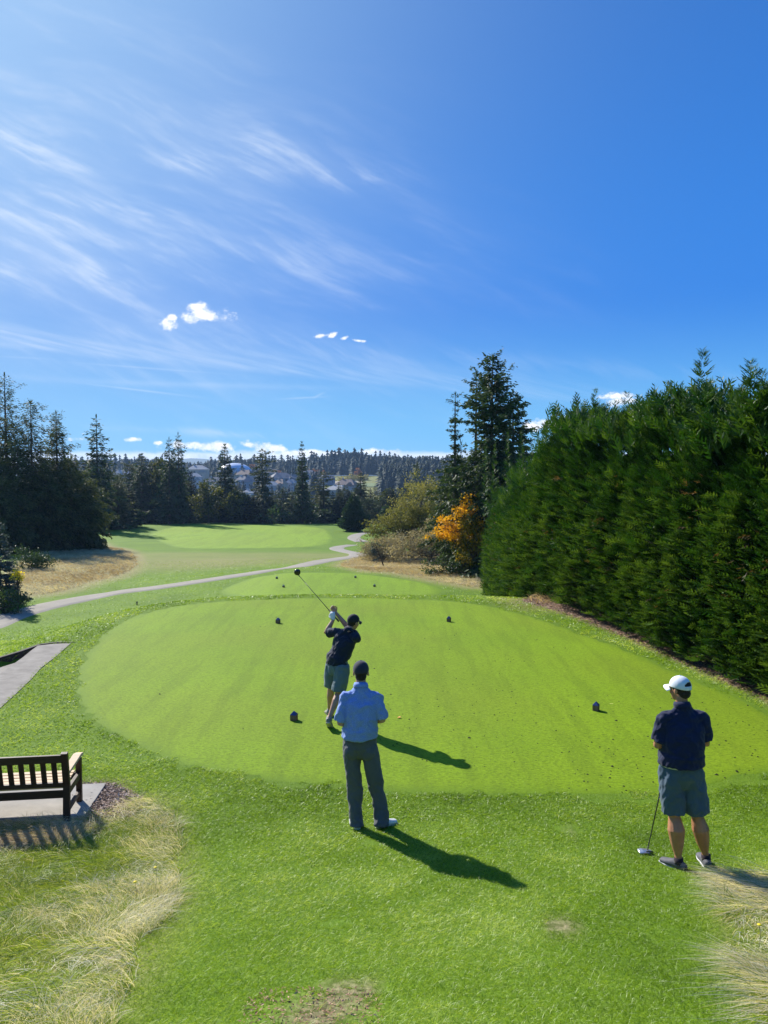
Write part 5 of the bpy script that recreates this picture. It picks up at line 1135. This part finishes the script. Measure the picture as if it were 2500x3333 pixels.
sw=lambda x,y,r:np.clip(np.exp(-(np.maximum(0,-pdist(x,y,NDRY)-.10)/.38)**2)*1.0+.04+.9*(fbm(x*1.6,y*1.6,81)-.50)*2.4,.04,1)
gw_=lambda x,y,r:np.clip(1.1-sw(x,y,r)*.85,.15,1)
longgrass('dry_grass','long bleached straw grass in the lower left corner',NDRY,80000,(-5.6,-1.,3.0,9.1),.27,.0026,MS,5,sw,(.35,-.45))
longgrass('long_green_grass','long yellow green grass in front of the bench',NDRY,120000,(-5.6,-1.,3.0,9.1),.19,.0034,MLG,6,gw_,(.25,-.3))
one=lambda x,y,r:np.full(len(x),.75)
longgrass('dry_grass','tuft of bleached straw grass at the right edge behind the standing man',RNDRY,42000,(1.9,4.6,3.0,7.6),.28,.0034,MS,7,lambda x,y,r:np.clip(.25+1.2*(fbm(x*1.6,y*1.6,82)-.35)+.6*sst(6.0,6.8,y),.1,1),(-.75,-.15))
longgrass('long_green_grass','long green grass mixed with straw at the right edge',RNDRY,22000,(1.9,4.6,3.0,7.6),.20,.0042,MLG,8,one,(-.3,-.2))
tf=lambda x,y,r:np.clip(fbm(x*.25,y*.25,85)*.9+.35*r.rand(len(x))-.05,0,1)
longgrass('tall_dry_grass','tall tan grass mound in front of the left cedars',LDRY,130000,(LDRY[:,0].min(),LDRY[:,0].max(),LDRY[:,1].min(),LDRY[:,1].max()),.62,.022,MR,9,lambda x,y,r:np.clip(.25+.9*fbm(x*.4,y*.4,86),.1,1),(.2,-.2),tfun=tf)
longgrass('tall_dry_grass','tan and russet tall grass between front tee, willow and hedge',RDRY,110000,(RDRY[:,0].min(),RDRY[:,0].max(),RDRY[:,1].min(),RDRY[:,1].max()),.42,.016,MR,10,lambda x,y,r:np.clip(.2+1.0*fbm(x*.5,y*.5,87),.1,1),(.2,-.1),tfun=tf)
longgrass('tall_dry_grass','thin line of pale grass along the far edge of the fairway',FARDRY,16000,(min(p[0] for p in FARDRY),max(p[0] for p in FARDRY),min(p[1] for p in FARDRY),max(p[1] for p in FARDRY)),.7,.05,MR,11,one,(.2,-.1),tfun=tf)
# bark chips and needle litter
def litter(name,label,poly,n,s,mat,seed,cat):
    r=RS(seed);poly=np.asarray(poly);lo,hi=poly.min(0),poly.max(0);x=r.uniform(lo[0],hi[0],n);y=r.uniform(lo[1],hi[1],n);k=pdist(x,y,poly)<.06;x,y=x[k],y[k];n=len(x)
    P=np.stack([x,y,T(x,y)+.004+.02*r.rand(n)],-1);a=r.uniform(0,2*PI,n);D=np.stack([np.cos(a),np.sin(a),.25*r.normal(size=n)],-1)
    V=cards(P,D,s*r.uniform(.5,1.5,n),s*.35*r.uniform(.5,1.5,n),r,np.array([0,0,1.])+r.normal(size=(n,3))*.35)
    me=npmesh(name,V.reshape(-1,3),quads=np.arange(n*4).reshape(n,4),attrs={'tint':np.repeat(r.rand(n),4)});tag(link(name,me,mat),label,cat,kind='stuff')
MB_=leafmat('bark_chip',(.05,.030,.022),(.25,.16,.12),(.50,.40,.34),.0,.8,.2);ML_=leafmat('needle_litter',(.13,.065,.035),(.34,.19,.11),(.50,.34,.22),.0,.8,.2)
litter('bark_chips','bark chips on the bare patch at the end of the bench','%s'and BARK,5200,.045,MB_,12,'bark chips')
litter('needle_litter','brown needle litter along the foot of the hedge',MULCH,36000,.06,ML_,13,'needles')
for i,(a_,b_,c_) in enumerate(SOILP[:1]):
    cc=c_*1.2;c_*=.7;litter('thatch','dead thatch and crumbs on the worn patch '+['nearest the bottom edge','beside the dry grass border','in the left foreground lawn','behind the blue polo man\'s shadow','in the right foreground lawn','just above the bottom edge'][i],[(a_+cc*1.3*math.cos(q*.7854),b_+cc*math.sin(q*.7854)) for q in range(8)],700,.022,ML_,40+i,'thatch')
longgrass('dry_stems','thin brown dry stems standing behind the bench',np.array([(-5.6,7.55),(-3.1,7.55),(-3.0,8.12),(-5.6,8.12)]),26000,(-5.6,-3.,7.5,8.2),.34,.0026,MR,15,lambda x,y,r:np.clip((fbm(x*3,y*3,89)-.30)*1.6,.03,1),(.3,-.1))
# fallen leaves along the mown edge, tall green tufts by the bark patch
longgrass('grass_tufts','dark green tufts at the edge of the bark patch',smooth_poly(P2([(440,2600),(560,2610),(600,2680),(560,2740),(470,2720)]),4),9000,(-3.4,-1.6,6.5,9.2),.16,.004,MG,14,lambda x,y,r:np.clip((fbm(x*3,y*3,88)-.35)*3,0,1),(.1,-.1))
# ---------------- air ---------------------
hz_=MB();hz_.box((0,2085,-14),(6400,4200,152))
m,nt,new,lk=newmat('haze_air');v=new('ShaderNodeVolumePrincipled');v.inputs['Color'].default_value=(.40,.64,1.,1);v.inputs['Density'].default_value=.00014;v.inputs['Anisotropy'].default_value=.2
o_=new('ShaderNodeOutputMaterial');lk(v.outputs[0],o_.inputs['Volume'])
tag(hz_.build('haze',m),'thin blue autumn haze over the valley','haze',kind='stuff')
S.render.resolution_x=768;S.render.resolution_y=1024
